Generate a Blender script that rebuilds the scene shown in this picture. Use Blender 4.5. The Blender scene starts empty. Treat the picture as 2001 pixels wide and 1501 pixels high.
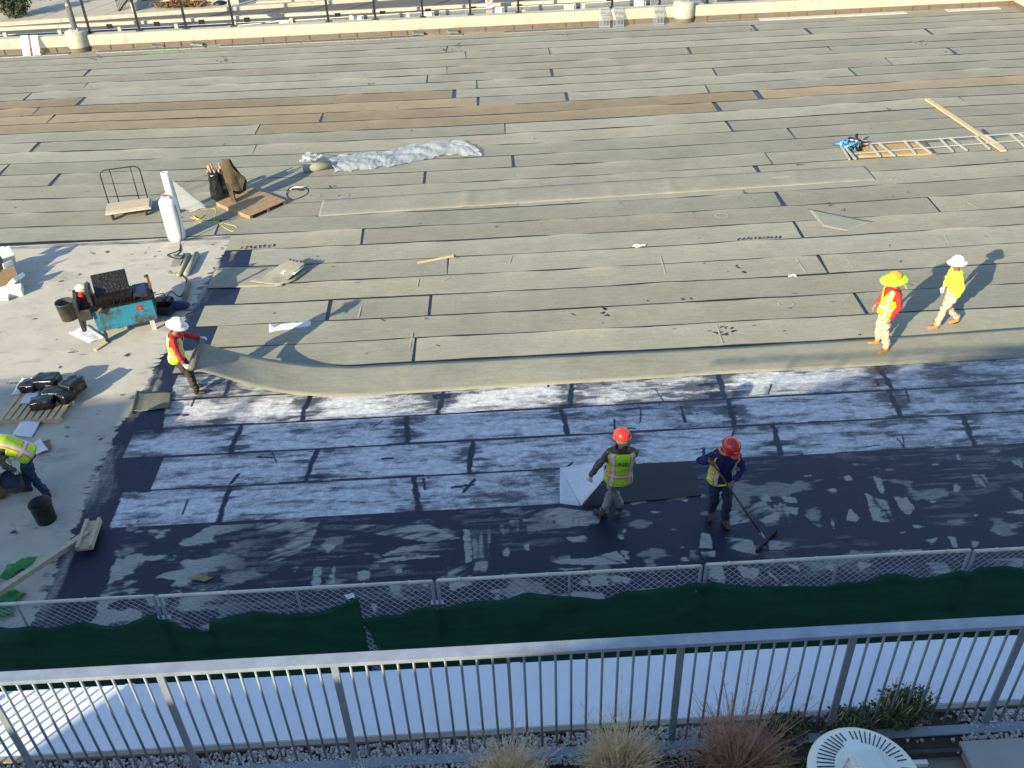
import bpy, bmesh, math, random
import numpy as np
from mathutils import Vector, Matrix, noise
random.seed(7)
C = bpy.context.scene.collection
R = math.radians
# ---------------------------------------------------------------- camera
F_PX, PITCH, ROLL, YAW, CAM_H = 1816.427, .619204535, -.0452449147, .0126587034, 10.8
_F = Vector((math.sin(YAW)*math.cos(PITCH), math.cos(YAW)*math.cos(PITCH), -math.sin(PITCH)))
_r = _F.cross(Vector((0,0,1))).normalized(); _u = _r.cross(_F)
_R = _r*math.cos(ROLL)+_u*math.sin(ROLL); _U = -_r*math.sin(ROLL)+_u*math.cos(ROLL)
cd = bpy.data.cameras.new('camera'); cam = bpy.data.objects.new('camera', cd); C.objects.link(cam)
cd.sensor_width = 36; cd.lens = F_PX/2001*36; cd.clip_end = 2000; cd.clip_start = .05
cam.matrix_world = Matrix(((_R.x,_U.x,-_F.x,0),(_R.y,_U.y,-_F.y,0),(_R.z,_U.z,-_F.z,CAM_H),(0,0,0,1)))
bpy.context.scene.camera = cam
def G(px, py, z=0.):
    d = _F*F_PX+_R*(px-1000.5)-_U*(py-750.5); t = (CAM_H-z)/-d.z
    return Vector((d.x*t, d.y*t, z))
# ---------------------------------------------------------------- light
SUN_AZ, SUN_EL = R(41), R(21.5)
w = bpy.data.worlds.new('World'); bpy.context.scene.world = w; w.use_nodes = True
nt = w.node_tree; bg = nt.nodes['Background']; sky = nt.nodes.new('ShaderNodeTexSky'); sky.sky_type = 'NISHITA'
sky.sun_disc = False; sky.sun_elevation = SUN_EL; sky.sun_rotation = R(180)+SUN_AZ; sky.ozone_density = 2.2; sky.dust_density = .6; sky.air_density = 1.0
nt.links.new(sky.outputs[0], bg.inputs[0]); bg.inputs[1].default_value = .148
sd = bpy.data.lights.new('sun', 'SUN'); sd.energy = 5.0; sd.angle = R(.53); sd.color = (1, .87, .60)
so = bpy.data.objects.new('sun', sd); C.objects.link(so)
so.rotation_euler = Vector((math.sin(SUN_AZ)*math.cos(SUN_EL), math.cos(SUN_AZ)*math.cos(SUN_EL), -math.sin(SUN_EL))).to_track_quat('-Z', 'Y').to_euler()
vs = bpy.context.scene.view_settings; vs.view_transform = 'Standard'; vs.look = 'None'; vs.gamma = 1; vs.exposure = .88
# ---------------------------------------------------------------- materials
def S(c):  # sRGB 0-255 -> linear
    return tuple(((v/255)/12.92 if v/255 <= .04045 else ((v/255+.055)/1.055)**2.4) for v in c)
def mat(name, col, rough=.6, metal=0., var=.12, vs_=6., bump=0., bs=30., st=(1,1,1), col2=None, dirt=None, ds=3., spec=.5, coat=0., thr=.55):
    m = bpy.data.materials.new(name); m.use_nodes = True; n = m.node_tree.nodes; l = m.node_tree.links
    p = n['Principled BSDF']; p.inputs['Roughness'].default_value = rough; p.inputs['Metallic'].default_value = metal
    p.inputs['Specular IOR Level'].default_value = spec
    if coat: p.inputs['Coat Weight'].default_value = coat
    tc = n.new('ShaderNodeTexCoord'); mp = n.new('ShaderNodeMapping'); mp.inputs['Scale'].default_value = st
    l.new(tc.outputs['Object'], mp.inputs[0])
    nz = n.new('ShaderNodeTexNoise'); nz.inputs['Scale'].default_value = vs_; nz.inputs['Detail'].default_value = 6; nz.inputs['Roughness'].default_value = .65
    l.new(mp.outputs[0], nz.inputs[0])
    mx = n.new('ShaderNodeMix'); mx.data_type = 'RGBA'
    a = tuple(min(1, c*(1-var)) for c in col)+(1,); b = tuple(min(1, c*(1+var)) for c in (col2 or col))+(1,)
    mr = n.new('ShaderNodeMapRange'); mr.inputs[1].default_value = .3; mr.inputs[2].default_value = .7
    l.new(nz.outputs[0], mr.inputs[0]); l.new(mr.outputs[0], mx.inputs[0]); mx.inputs[6].default_value = a; mx.inputs[7].default_value = b
    out = mx.outputs[2]
    if dirt:
        n2 = n.new('ShaderNodeTexNoise'); n2.inputs['Scale'].default_value = ds; n2.inputs['Detail'].default_value = 8; n2.inputs['Roughness'].default_value = .7
        l.new(mp.outputs[0], n2.inputs[0])
        m2 = n.new('ShaderNodeMapRange'); m2.inputs[1].default_value = thr; m2.inputs[2].default_value = thr+.12; l.new(n2.outputs[0], m2.inputs[0])
        x2 = n.new('ShaderNodeMix'); x2.data_type = 'RGBA'; l.new(m2.outputs[0], x2.inputs[0]); l.new(out, x2.inputs[6]); x2.inputs[7].default_value = tuple(dirt)+(1,)
        out = x2.outputs[2]
    l.new(out, p.inputs['Base Color'])
    if bump:
        n3 = n.new('ShaderNodeTexNoise'); n3.inputs['Scale'].default_value = bs; n3.inputs['Detail'].default_value = 5; l.new(mp.outputs[0], n3.inputs[0])
        bn = n.new('ShaderNodeBump'); bn.inputs['Strength'].default_value = min(1, bump*4); bn.inputs['Distance'].default_value = .02*bump if bump < 1 else .02*bump
        l.new(n3.outputs[0], bn.inputs['Height']); l.new(bn.outputs[0], p.inputs['Normal'])
    return m
# ---------------------------------------------------------------- mesh helpers
def link(name, me, mats, parent=None, smooth=False):
    o = bpy.data.objects.new(name, me); C.objects.link(o)
    for m in (mats if isinstance(mats, (list, tuple)) else [mats]): me.materials.append(m)
    if parent: o.parent = parent
    if smooth:
        for p in me.polygons: p.use_smooth = True
    return o
class MB:
    def __init__(s): s.v = []; s.f = []; s.m = []
    def add(s, vs_, fs, mi=0):
        k = len(s.v); s.v += [tuple(v) for v in vs_]; s.f += [tuple(i+k for i in f) for f in fs]; s.m += [mi]*len(fs); return s
    def box(s, c, d, rz=0, mi=0, M=None, taper=1.):
        x, y, z = d[0]/2, d[1]/2, d[2]/2; t = taper
        p = [(-x,-y,-z),(x,-y,-z),(x,y,-z),(-x,y,-z),(-x*t,-y*t,z),(x*t,-y*t,z),(x*t,y*t,z),(-x*t,y*t,z)]
        if M is None: M = Matrix.Rotation(rz, 3, 'Z')
        c = Vector(c); p = [M @ Vector(q)+c for q in p]
        return s.add(p, [(0,3,2,1),(4,5,6,7),(0,1,5,4),(1,2,6,5),(2,3,7,6),(3,0,4,7)], mi)
    def bar(s, a, b, wd, h, mi=0, up=(0,0,1)):
        a, b = Vector(a), Vector(b); x = (b-a); L = x.length; x.normalize(); z = Vector(up); y = z.cross(x)
        if y.length < 1e-4: y = Vector((0,1,0)).cross(x)
        y.normalize(); z = x.cross(y); M = Matrix((x,y,z)).transposed()
        return s.box((a+b)/2, (L,wd,h), mi=mi, M=M)
    def tube(s, pts, r, n=8, mi=0, cap=True):
        pts = [Vector(p) for p in pts]; k = len(pts); rr = r if isinstance(r, (list,tuple)) else [r]*k
        vs_ = []; t0 = None; u = None
        for i, p in enumerate(pts):
            t = (pts[min(i+1,k-1)]-pts[max(i-1,0)])
            if t.length < 1e-9: t = Vector((0,0,1))
            t.normalize()
            if u is None:
                u = t.orthogonal().normalized()
            else:
                u = (u-t*u.dot(t)); u = u.normalized() if u.length > 1e-5 else t.orthogonal().normalized()
            v = t.cross(u)
            ri = rr[i]; ra, rb = ri if isinstance(ri, tuple) else (ri, ri)
            for j in range(n):
                a = 2*math.pi*j/n; vs_.append(p+u*math.cos(a)*ra+v*math.sin(a)*rb)
        fs = [(i*n+j, i*n+(j+1)%n, (i+1)*n+(j+1)%n, (i+1)*n+j) for i in range(k-1) for j in range(n)]
        if cap: fs += [tuple(range(n-1,-1,-1)), tuple(range((k-1)*n, k*n))]
        return s.add(vs_, fs, mi)
    def ell(s, c, r, n=12, m=8, mi=0, M=None):
        c = Vector(c); vs_ = []; M = M or Matrix.Identity(3)
        for i in range(m+1):
            ph = math.pi*i/m
            for j in range(n):
                a = 2*math.pi*j/n; vs_.append(c+M @ Vector((r[0]*math.sin(ph)*math.cos(a), r[1]*math.sin(ph)*math.sin(a), -r[2]*math.cos(ph))))
        fs = [(i*n+j, i*n+(j+1)%n, (i+1)*n+(j+1)%n, (i+1)*n+j) for i in range(m) for j in range(n)]
        return s.add(vs_, fs, mi)
    def lathe(s, prof, n=24, c=(0,0,0), mi=0, M=None, cap=False, sy=1.):
        c = Vector(c); M = M or Matrix.Identity(3); k = len(prof)
        vs_ = [c+M @ Vector((r*math.cos(2*math.pi*j/n), sy*r*math.sin(2*math.pi*j/n), z)) for r, z in prof for j in range(n)]
        fs = [(i*n+j, i*n+(j+1)%n, (i+1)*n+(j+1)%n, (i+1)*n+j) for i in range(k-1) for j in range(n)]
        if cap: fs += [tuple(range(n-1,-1,-1)), tuple(range((k-1)*n, k*n))]
        return s.add(vs_, fs, mi)
    def prism(s, poly, z0, z1, mi=0):
        n = len(poly); vs_ = [(p[0],p[1],z0) for p in poly]+[(p[0],p[1],z1) for p in poly]
        return s.add(vs_, [tuple(range(n-1,-1,-1)), tuple(range(n,2*n))]+[(i,(i+1)%n,n+(i+1)%n,n+i) for i in range(n)], mi)
    def mesh(s, name='m'):
        me = bpy.data.meshes.new(name); me.from_pydata(s.v, [], s.f); me.validate(); me.update(); return me
    def build(s, name, mats, parent=None, smooth=False, bevel=0., fixn=True):
        me = bpy.data.meshes.new(name); me.from_pydata(s.v, [], s.f)
        for p, i in zip(me.polygons, s.m): p.material_index = i
        if fixn:
            b = bmesh.new(); b.from_mesh(me); bmesh.ops.recalc_face_normals(b, faces=b.faces)
            if bevel: bmesh.ops.bevel(b, geom=[e for e in b.edges if e.calc_face_angle(0) > .6], offset=bevel, segments=2, affect='EDGES', clamp_overlap=True)
            b.to_mesh(me); b.free()
        return link(name, me, mats, parent, smooth)
def tag(o, label=None, cat=None, group=None, kind=None):
    if label: o['label'] = label
    if cat: o['category'] = cat
    if group: o['group'] = group
    if kind: o['kind'] = kind
    return o
def empty(name, loc=(0,0,0), rz=0, **k):
    o = bpy.data.objects.new(name, None); C.objects.link(o); o.location = loc; o.rotation_euler = (0,0,rz); o.empty_display_size = .2
    bpy.context.view_layer.update()
    return tag(o, **k)
def copy_tree(o, parent=None):
    c = o.copy(); C.objects.link(c); c.parent = parent
    for ch in list(o.children): copy_tree(ch, c)
    return c
def sheet(name, c4, nx, ny, mats, amp=.01, freq=3., thick=.004, parent=None, fn=None, seed=0, smooth=True, z0=None, edge=0.):
    """thin cloth-like slab over the quad c4 (a,b,c,d), crumpled, with real thickness"""
    a, b, c, d = [Vector(p) for p in c4]; top = []
    for j in range(ny+1):
        for i in range(nx+1):
            u, v = i/nx, j/ny; p = (a*(1-u)+b*u)*(1-v)+(d*(1-u)+c*u)*v
            q = Vector((p.x*freq+seed, p.y*freq, p.z*freq+seed*3))
            h = noise.noise(q)*amp+noise.noise(q*2.7)*amp*.45
            p = p+Vector((0,0,h+amp*.5))
            if edge and (i in (0,nx) or j in (0,ny)):
                p += Vector((noise.noise(q*2.1), noise.noise(q*2.3+Vector((9,0,0))), 0))*edge
            if fn: p = fn(p, u, v)
            top.append(p)
    n = (nx+1)*(ny+1); bot = [p-Vector((0,0,thick)) for p in top]; fs = []
    I = lambda i, j: j*(nx+1)+i
    for j in range(ny):
        for i in range(nx):
            fs.append((I(i,j),I(i+1,j),I(i+1,j+1),I(i,j+1))); fs.append((n+I(i,j),n+I(i,j+1),n+I(i+1,j+1),n+I(i+1,j)))
    for i in range(nx): fs += [(I(i,0),n+I(i,0),n+I(i+1,0),I(i+1,0)), (I(i,ny),I(i+1,ny),n+I(i+1,ny),n+I(i,ny))]
    for j in range(ny): fs += [(I(0,j),I(0,j+1),n+I(0,j+1),n+I(0,j)), (I(nx,j),n+I(nx,j),n+I(nx,j+1),I(nx,j+1))]
    return MB().add(top+bot, fs).build(name, mats, parent, smooth)
def cable(name, pts, r, m, n=6, closed=False, sub=6, parent=None):
    P = [Vector(p) for p in pts]; out = []
    for i in range(len(P)-1):
        p0, p1, p2, p3 = P[max(i-1,0)], P[i], P[i+1], P[min(i+2,len(P)-1)]
        for k in range(sub):
            t = k/sub; out.append(.5*((2*p1)+(p2-p0)*t+(2*p0-5*p1+4*p2-p3)*t*t+(3*p1-p0-3*p2+p3)*t**3))
    out.append(P[-1]); return MB().tube(out, r, n).build(name, m, parent, True)
# ---------------------------------------------------------------- numpy noise for painted surfaces
def vnoise(x, y, seed=0):
    xi = np.floor(x).astype(np.int64); yi = np.floor(y).astype(np.int64); fx = x-xi; fy = y-yi
    def h(a, b):
        n = (a*374761393+b*668265263+seed*1442695041) & 0xffffffff; n = ((n ^ (n >> 13))*1274126177) & 0xffffffff
        return ((n ^ (n >> 16)) & 0xffff)/65535.
    ux = fx*fx*(3-2*fx); uy = fy*fy*(3-2*fy)
    return (h(xi,yi)*(1-ux)+h(xi+1,yi)*ux)*(1-uy)+(h(xi,yi+1)*(1-ux)+h(xi+1,yi+1)*ux)*uy
def fbm(x, y, seed=0, o=4):
    s = 0; a = .5; t = 0
    for k in range(o): s = s+a*vnoise(x*2**k, y*2**k, seed+k*17); t += a; a *= .55
    return s/t
def sstep(a, b, x): t = np.clip((x-a)/(b-a), 0, 1); return t*t*(3-2*t)
def inpoly(X, Y, poly):
    r = np.zeros(X.shape, bool); n = len(poly); j = n-1
    for i in range(n):
        xi, yi = poly[i][0], poly[i][1]; xj, yj = poly[j][0], poly[j][1]
        if yi != yj: r ^= ((yi > Y) != (yj > Y)) & (X < (xj-xi)*(Y-yi)/(yj-yi)+xi)
        j = i
    return r
def grid_mesh(name, X, Y, Z, cols, m, keep=None):
    ny, nx = X.shape; me = bpy.data.meshes.new(name)
    me.vertices.add(nx*ny); me.vertices.foreach_set('co', np.stack([X,Y,Z],-1).astype(np.float32).ravel())
    idx = np.arange(nx*ny).reshape(ny,nx); q = np.stack([idx[:-1,:-1],idx[:-1,1:],idx[1:,1:],idx[1:,:-1]],-1).reshape(-1,4)
    if keep is not None: q = q[keep[:-1,:-1].ravel()]
    me.loops.add(q.size); me.loops.foreach_set('vertex_index', q.ravel().astype(np.int32)); me.polygons.add(len(q))
    me.polygons.foreach_set('loop_start', (np.arange(len(q))*4).astype(np.int32)); me.update(calc_edges=True)
    at = me.color_attributes.new('paint', 'FLOAT_COLOR', 'POINT'); at.data.foreach_set('color', cols.astype(np.float32).ravel())
    o = link(name, me, m); me.polygons.foreach_set('use_smooth', [True]*len(q)); return o
# ================================================================= SETTING
m_deck = None
def paint_material():
    m = bpy.data.materials.new('painted_deck'); m.use_nodes = True; n = m.node_tree.nodes; l = m.node_tree.links; p = n['Principled BSDF']
    at = n.new('ShaderNodeAttribute'); at.attribute_name = 'paint'; sp = n.new('ShaderNodeSeparateColor'); l.new(at.outputs['Color'], sp.inputs[0])
    tc = n.new('ShaderNodeTexCoord')
    def nz(sc, st, det=6, ro=.65):
        mp = n.new('ShaderNodeMapping'); mp.inputs['Scale'].default_value = st; l.new(tc.outputs['Object'], mp.inputs[0])
        t = n.new('ShaderNodeTexNoise'); t.inputs['Scale'].default_value = sc; t.inputs['Detail'].default_value = det; t.inputs['Roughness'].default_value = ro
        l.new(mp.outputs[0], t.inputs[0]); return t.outputs[0]
    def mth(op, a, b=None, c=None):
        x = n.new('ShaderNodeMath'); x.operation = op
        for i, v in enumerate((a, b, c)):
            if v is None: continue
            if isinstance(v, (int, float)): x.inputs[i].default_value = v
            else: l.new(v, x.inputs[i])
        return x.outputs[0]
    def mr(v, a, b, c=0., d=1.):
        x = n.new('ShaderNodeMapRange'); l.new(v, x.inputs[0]); x.inputs[1].default_value = a; x.inputs[2].default_value = b; x.inputs[3].default_value = c; x.inputs[4].default_value = d; return x.outputs[0]
    def mix(f, a, b):
        x = n.new('ShaderNodeMix'); x.data_type = 'RGBA'; l.new(f, x.inputs[0])
        for i, v in ((6, a), (7, b)):
            if isinstance(v, tuple): x.inputs[i].default_value = v+(1,)
            else: l.new(v, x.inputs[i])
        return x.outputs[2]
    fine = nz(30, (1,1,1), 5); streak = nz(5, (1,9,1), 7, .7); blot = nz(1.3, (1,1,1), 5); brush = nz(9, (.5,3,1), 6, .75)
    deck = mix(mr(blot, .32, .7), (.40,.38,.325), (.54,.51,.43)); deck = mix(mr(fine, .3, .75, 0, .4), deck, (.40,.385,.34))
    deck = mix(mr(nz(3.1, (1,1.4,1), 9, .72), .56, .76, 0, .6), deck, (.22,.215,.20))
    grey = mix(mr(streak, .3, .7), (.20,.20,.185), (.46,.46,.42))
    sub = mix(sp.outputs[2], deck, grey)
    fle = mix(mr(nz(7, (1,1.6,1), 6, .7), .35, .68), (.40,.41,.43), (.76,.77,.78)); fle = mix(mr(streak, .55, .8, 0, .6), fle, (.30,.29,.30))
    base = mix(sp.outputs[0], sub, fle)
    g = mth('ADD', sp.outputs[1], mth('MULTIPLY', mth('SUBTRACT', brush, .5), .9)); g = mth('ADD', g, mth('MULTIPLY', mth('SUBTRACT', fine, .5), .35))
    # full coverage stays full
    f1 = nz(15, (.25,3.4,1), 8, .85); f2 = nz(26, (1.6,.5,1), 5, .75)
    gf = mth('ADD', sp.outputs[1], mth('ADD', mth('MULTIPLY', mth('SUBTRACT', f1, .5), 1.15), mth('MULTIPLY', mth('SUBTRACT', f2, .5), .45)))
    cf = mth('MULTIPLY', mr(gf, .24, .64), .88)
    cv0 = mth('ADD', mth('MULTIPLY', mr(g, .30, .70), .5), mth('MULTIPLY', mr(gf, .22, .80), .5))
    cvm = n.new('ShaderNodeMix'); l.new(sp.outputs[0], cvm.inputs[0]); l.new(cv0, cvm.inputs[2]); l.new(cf, cvm.inputs[3])
    cov = cvm.outputs[0]
    cov = mth('MAXIMUM', mth('MULTIPLY', cov, mr(sp.outputs[1], 0, .10)), mr(sp.outputs[1], .72, .92))
    tar = mix(mr(streak, .35, .75), (.004,.008,.028), (.010,.017,.045))
    col = mix(cov, base, tar); l.new(col, p.inputs['Base Color'])
    ro = n.new('ShaderNodeMix'); l.new(cov, ro.inputs[0]); ro.inputs[2].default_value = .85
    rr = mr(nz(4, (1,4,1), 5), .3, .7, .34, .55); l.new(rr, ro.inputs[3]); l.new(ro.outputs[0], p.inputs['Roughness'])
    bp = n.new('ShaderNodeBump'); bp.inputs['Strength'].default_value = .35; bp.inputs['Distance'].default_value = .004
    l.new(mth('ADD', fine, mth('MULTIPLY', brush, .8)), bp.inputs['Height']); l.new(bp.outputs[0], p.inputs['Normal']); return m
m_paint = paint_material()
m_conc = mat('pale_concrete', (.43,.415,.335), .85, var=.12, vs_=3, bump=.3, bs=25, dirt=(.33,.29,.20), ds=2.2, thr=.56)
m_deckbase = mat('deck_concrete', (.46,.445,.385), .85, var=.14, vs_=1.3, bump=.2)
m_tar = mat('bitumen', (.010,.013,.034), .4, var=.4, vs_=8, bump=.3, bs=20)
m_asph = mat('asphalt', (.105,.10,.095), .9, var=.12, vs_=1.5, bump=.2, bs=60)
m_brown = mat('brown_fascia', (.15,.12,.09), .8, var=.2, vs_=4, st=(.6,1,3))
m_walk = mat('pavement', (.40,.37,.30), .9, var=.1, vs_=1.)
m_soil = mat('soil', (.07,.05,.035), .95, var=.4, vs_=14, bump=.8, bs=30)
MB().box((0,60,-.8), (900,900,.2)).build('ground', m_asph); tag(bpy.data.objects['ground'], kind='structure')
tag(MB().box((0,11,-.3), (90,62.8,.6)).build('roof_deck', m_deckbase), kind='structure')
# ---- membrane rows
Y0R, WR = 40.19, .9268
def rowY(n, X):
    a = .30*math.sin(math.pi*min(max(n/26, 0), 1)); return Y0R-WR*n-a*(math.cos(math.pi*min(max(X/30, -.5), .5))-.78)*3.2*.45
JO = [(1075,100,.16),(1348,100,.16),(1475,56,.2),(1580,63,.22),(1817,64,.14),(1628,102,.1),(1864,103,.14),(1740,123,.06),(1668,144,.08),(1398,142,.08),(1383,175,.06),(1483,188,.24),(1401.6,212,.22),(1426,249.5,.14),(1890,203,.06),(1542,256,.12),(1478,330,.2),(1502.6,312,.05),(1524,390,.12),(1828,403,.05),(1561,450,.1),(1609.6,518,.12),(1681.7,593,.1),
 (987.6,255,.07),(1002.6,316.5,.12),(830,349.7,.12),(1011,400,.06),(707,465,.1),(875.6,523,.07),(841,600,.1),(642,608,.14),(811,685,.06),(153,204.7,.16),(63,224,.08),(91.7,241,.12),(628,232,.06),(51,192,.05),(164,171,.08),(168,145,.2),(61,295.5,.18),(101.5,358.5,.14),(7,334,.06),(495,297,.05),(421,453,.06),
 (931.7,166,.06),(1076,100,.1),(1078.6,143.5,.18),(888,185,.2),(934.5,199.4,.16),(1108,190.7,.16),(874,98,.08),(909.6,109,.08),(873,139,.05),(835,155,.07),(505,252,.06),(1105,58,.05)]
rows = {}
for px, py, g in JO:
    p = G(px, py); n = min(range(0, 26), key=lambda k: abs((rowY(k, p.x)+rowY(k+1, p.x))/2-p.y)); rows.setdefault(n, []).append((p.x, g, px, py))
START = {19:((451,463),(439,495)), 20:((491,495),(485,523)), 21:((423,526),(404,563)), 22:((472,561),(457,598)), 23:((399,603),(380,645)), 24:((425,642),(412,673)), 25:((352,700),(330,745))}
mv = MB(); tints = []; rnd = random.Random(3)
for n in range(-1, 26):
    js = sorted(rows.get(n, []))
    if n in START:
        a, b = G(*START[n][0]), G(*START[n][1]); xs = a.x; sk = b.x-a.x
    else: xs = -45; sk = 0
    js = [j for j in js if j[0] > xs+.6]
    segs = []; cur = xs
    for X, g, px, py in js: segs.append((cur, X-g*.36)); cur = X+g*.36
    segs.append((cur, 34))
    for si, (a, b) in enumerate(segs):
        mid = (a+b)/2; brown = 0
        if n in (6,) and b < -13: brown = 1
        if n == 7 and a < G(870,185).x: brown = 1
        if n == 8 and a < G(900,199).x: brown = 1
        if n == 9: brown = 1
        if n == 10 and G(500,252).x-.3 < a < G(1395,212).x: brown = 1
        t = rnd.uniform(.86, 1.10); tw = rnd.uniform(.975,1.03); N = max(4, int((b-a)/.14)); s1 = rnd.random()*50; V = []
        skA = sk if si == 0 else rnd.uniform(-.05, .05); skB = rnd.uniform(-.05, .05)
        ov = 0.05
        for i in range(N+1):
            u = i/N; X = a+(b-a)*u; yn = rowY(n+1, X); yf = rowY(n, X)
            wob = noise.noise(Vector((X*.35, n*3.1+s1, 0)))*.035
            lift = .010+max(0, noise.noise(Vector((X*.8, n*5.3, s1)))-.02)*.045*(1 if n > 3 else .6)
            wv = max(0, noise.noise(Vector((X*1.1, n*2., 40))))*.010
            bl = (.050 if n < 12 else .030)+max(0, noise.noise(Vector((X*.6, n*4.7, 9+s1)))+.10)*.060+abs(noise.noise(Vector((X*2.4, n*2.7, s1))))*.02
            for j, (fy, z) in enumerate(((1., 0.), (1., lift), (.9, .4*lift+.009), (.55, .011+wv), (bl+.02, .008), (bl, .0078), (-.05, .005))):
                y = yn+(yf+wob-yn)*fy; sx = X+(skA*(1-u)*(1-fy) if u < .5 else 0)+(skB*(1-fy) if u > .5 and i == N else 0)
                if i == 0: sx = X+skA*(1-fy)
                V.append((sx, y, z))
        k = len(mv.v); mv.v += V
        for i in range(N):
            for j in range(6):
                q = k+i*7+j; mv.f.append((q, q+7, q+8, q+1)); mv.m.append(0)
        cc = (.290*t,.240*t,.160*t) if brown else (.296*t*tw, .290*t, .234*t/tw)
        ec = tuple(c_*1.08 for c_ in cc); tints += [((.02,.021,.026) if q_ % 7 > 4 else ec if q_ % 7 < 3 else cc) for q_ in range(len(V))]  # far edge tinted lighter, painting in the sun caught along each lap
def strip_material(base=None, attr=True):
    m = bpy.data.materials.new('mineral_felt'); m.use_nodes = True; n = m.node_tree.nodes; l = m.node_tree.links; p = n['Principled BSDF']; p.inputs['Roughness'].default_value = .9; p.inputs['Specular IOR Level'].default_value = .2
    tc = n.new('ShaderNodeTexCoord')
    def nz(sc, st, d=6, r=.7):
        mp = n.new('ShaderNodeMapping'); mp.inputs['Scale'].default_value = st; l.new(tc.outputs['Object'], mp.inputs[0]); t = n.new('ShaderNodeTexNoise'); t.inputs['Scale'].default_value = sc; t.inputs['Detail'].default_value = d; t.inputs['Roughness'].default_value = r; l.new(mp.outputs[0], t.inputs[0]); return t.outputs[0]
    def mr(v, a, b, c, d):
        x = n.new('ShaderNodeMapRange'); l.new(v, x.inputs[0])
        for i, q in enumerate((a,b,c,d)): x.inputs[i+1].default_value = q
        return x.outputs[0]
    def mul(a, b):
        x = n.new('ShaderNodeMath'); x.operation = 'MULTIPLY'; l.new(a, x.inputs[0]); l.new(b, x.inputs[1]); return x.outputs[0]
    f = mul(mr(nz(2.2,(1,7,1)),.3,.7,.86,1.12), mr(nz(14,(1,1,1)),.3,.7,.9,1.08)); f = mul(f, mr(nz(.5,(1,1,1),4),.3,.7,.88,1.1)); f = mul(f, mr(nz(5,(3.5,.6,1),5),.62,.8,1,.72))
    f = mul(f, mr(nz(3.3,(.8,1.6,1),8,.75),.62,.78,1.,.66)); f = mul(f, mr(nz(26,(1,.8,1),3),.72,.8,1.,.5))
    sc = n.new('ShaderNodeVectorMath'); sc.operation = 'SCALE'; l.new(f, sc.inputs['Scale'])
    if attr:
        a = n.new('ShaderNodeAttribute'); a.attribute_name = 'paint'; l.new(a.outputs['Color'], sc.inputs[0])
    else: sc.inputs[0].default_value = base
    l.new(sc.outputs[0], p.inputs['Base Color'])
    b = n.new('ShaderNodeBump'); b.inputs['Strength'].default_value = .4; b.inputs['Distance'].default_value = .006; l.new(nz(30,(1,1.5,1),5), b.inputs['Height']); l.new(b.outputs[0], p.inputs['Normal']); return m
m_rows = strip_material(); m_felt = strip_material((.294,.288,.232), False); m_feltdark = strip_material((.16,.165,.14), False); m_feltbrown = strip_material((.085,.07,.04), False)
me = bpy.data.meshes.new('roof_membrane'); me.from_pydata(mv.v, [], mv.f); me.update()
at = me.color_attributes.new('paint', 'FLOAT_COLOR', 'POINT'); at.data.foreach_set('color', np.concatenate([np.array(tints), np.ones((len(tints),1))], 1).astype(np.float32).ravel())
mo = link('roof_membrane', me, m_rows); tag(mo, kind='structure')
# black bitumen bed under the rows
e0, e1 = G(455,465), G(330,745)
tag(MB().prism([(-45,22.5),(-6.9,22.45),(e1.x-.4,15.2),(34,15.2),(34,40.6),(-45,40.6)], .001, .0035).build('bitumen_bed', m_tar), kind='structure')
# ---- painted deck (adhesive and fleece) : two grids of one surface
fle_rows = [16.1, 15.2, 14.27, 13.41, 12.49, 11.56]
fle_start = [(345,738,330,779), (340,745,322,828), (262,848,240,892), (318,898,296,955), (240,962,214,1036)]
fle_join = [[(446,755,440,777)], [(603,785,592,815),(868,765,858,806),(1122,753,1112,795),(1408,738,1416,778),(1718,722,1745,765)],
            [(472,833,450,886),(795,818,797,866),(1098,812,1110,852),(1425,786,1437,832),(1738,768,1760,815)],
            [(618,888,596,945),(924,878,916,920),(1228,868,1238,912),(1512,835,1528,895),(1880,815,1905,872)],
            [(437,985,425,1024),(812,933,818,1000)]]
PA = """1350,770 1430,780 1520,860 1345,885|1550,840 1690,790 1700,890 1590,890|1540,680 1610,665 1640,715 1560,720|1500,645 1580,650 1510,660|1700,680 1810,690 1830,730 1730,715|1780,780 1805,785 1825,845|1615,990 1730,1000 1755,1040 1640,1060 1615,1050|1300,960 1490,990 1545,1090 1380,1060 1340,1050|1150,935 1195,945 1225,1050 1120,1045|1140,1075 1240,1060 1250,1105 1145,1115|985,1010 1005,1005 1020,1045 985,1045|990,1120 1045,1105 1050,1135 990,1140|200,975 320,955 385,1010 260,1005|105,1120 350,1115 560,1060 620,1150 400,1160 130,1150|580,1060 640,1060 650,1150 620,1140|100,1185 340,1180 200,1195|490,920 630,890 600,990 520,960|640,720 760,720 640,745|780,790 910,785 800,800|1140,670 1185,665 1190,695 1140,690|980,695 1050,700 1040,715 985,712|1830,540 1920,535 1910,548|1190,1165 1280,1160 1320,1280 1180,1290|1390,1170 1550,1190 1520,1280 1440,1260|1590,1170 1700,1290 1760,1340 1640,1250|1700,1290 1760,1300 1840,1340 1760,1345|1710,1150 1820,1150 1845,1205|260,1250 540,1230 660,1260 640,1300 400,1280|250,1345 460,1360 470,1400 250,1390|650,1320 900,1330 800,1370 660,1360|1040,1240 1080,1245 1085,1300"""
PA5 = "0,930 0,790 440,790 430,880 200,900|1340,790 1560,700 1700,800 1500,880|560,760 650,790 640,830 520,830|1650,740 1830,760 1800,880 1700,870"
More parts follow.
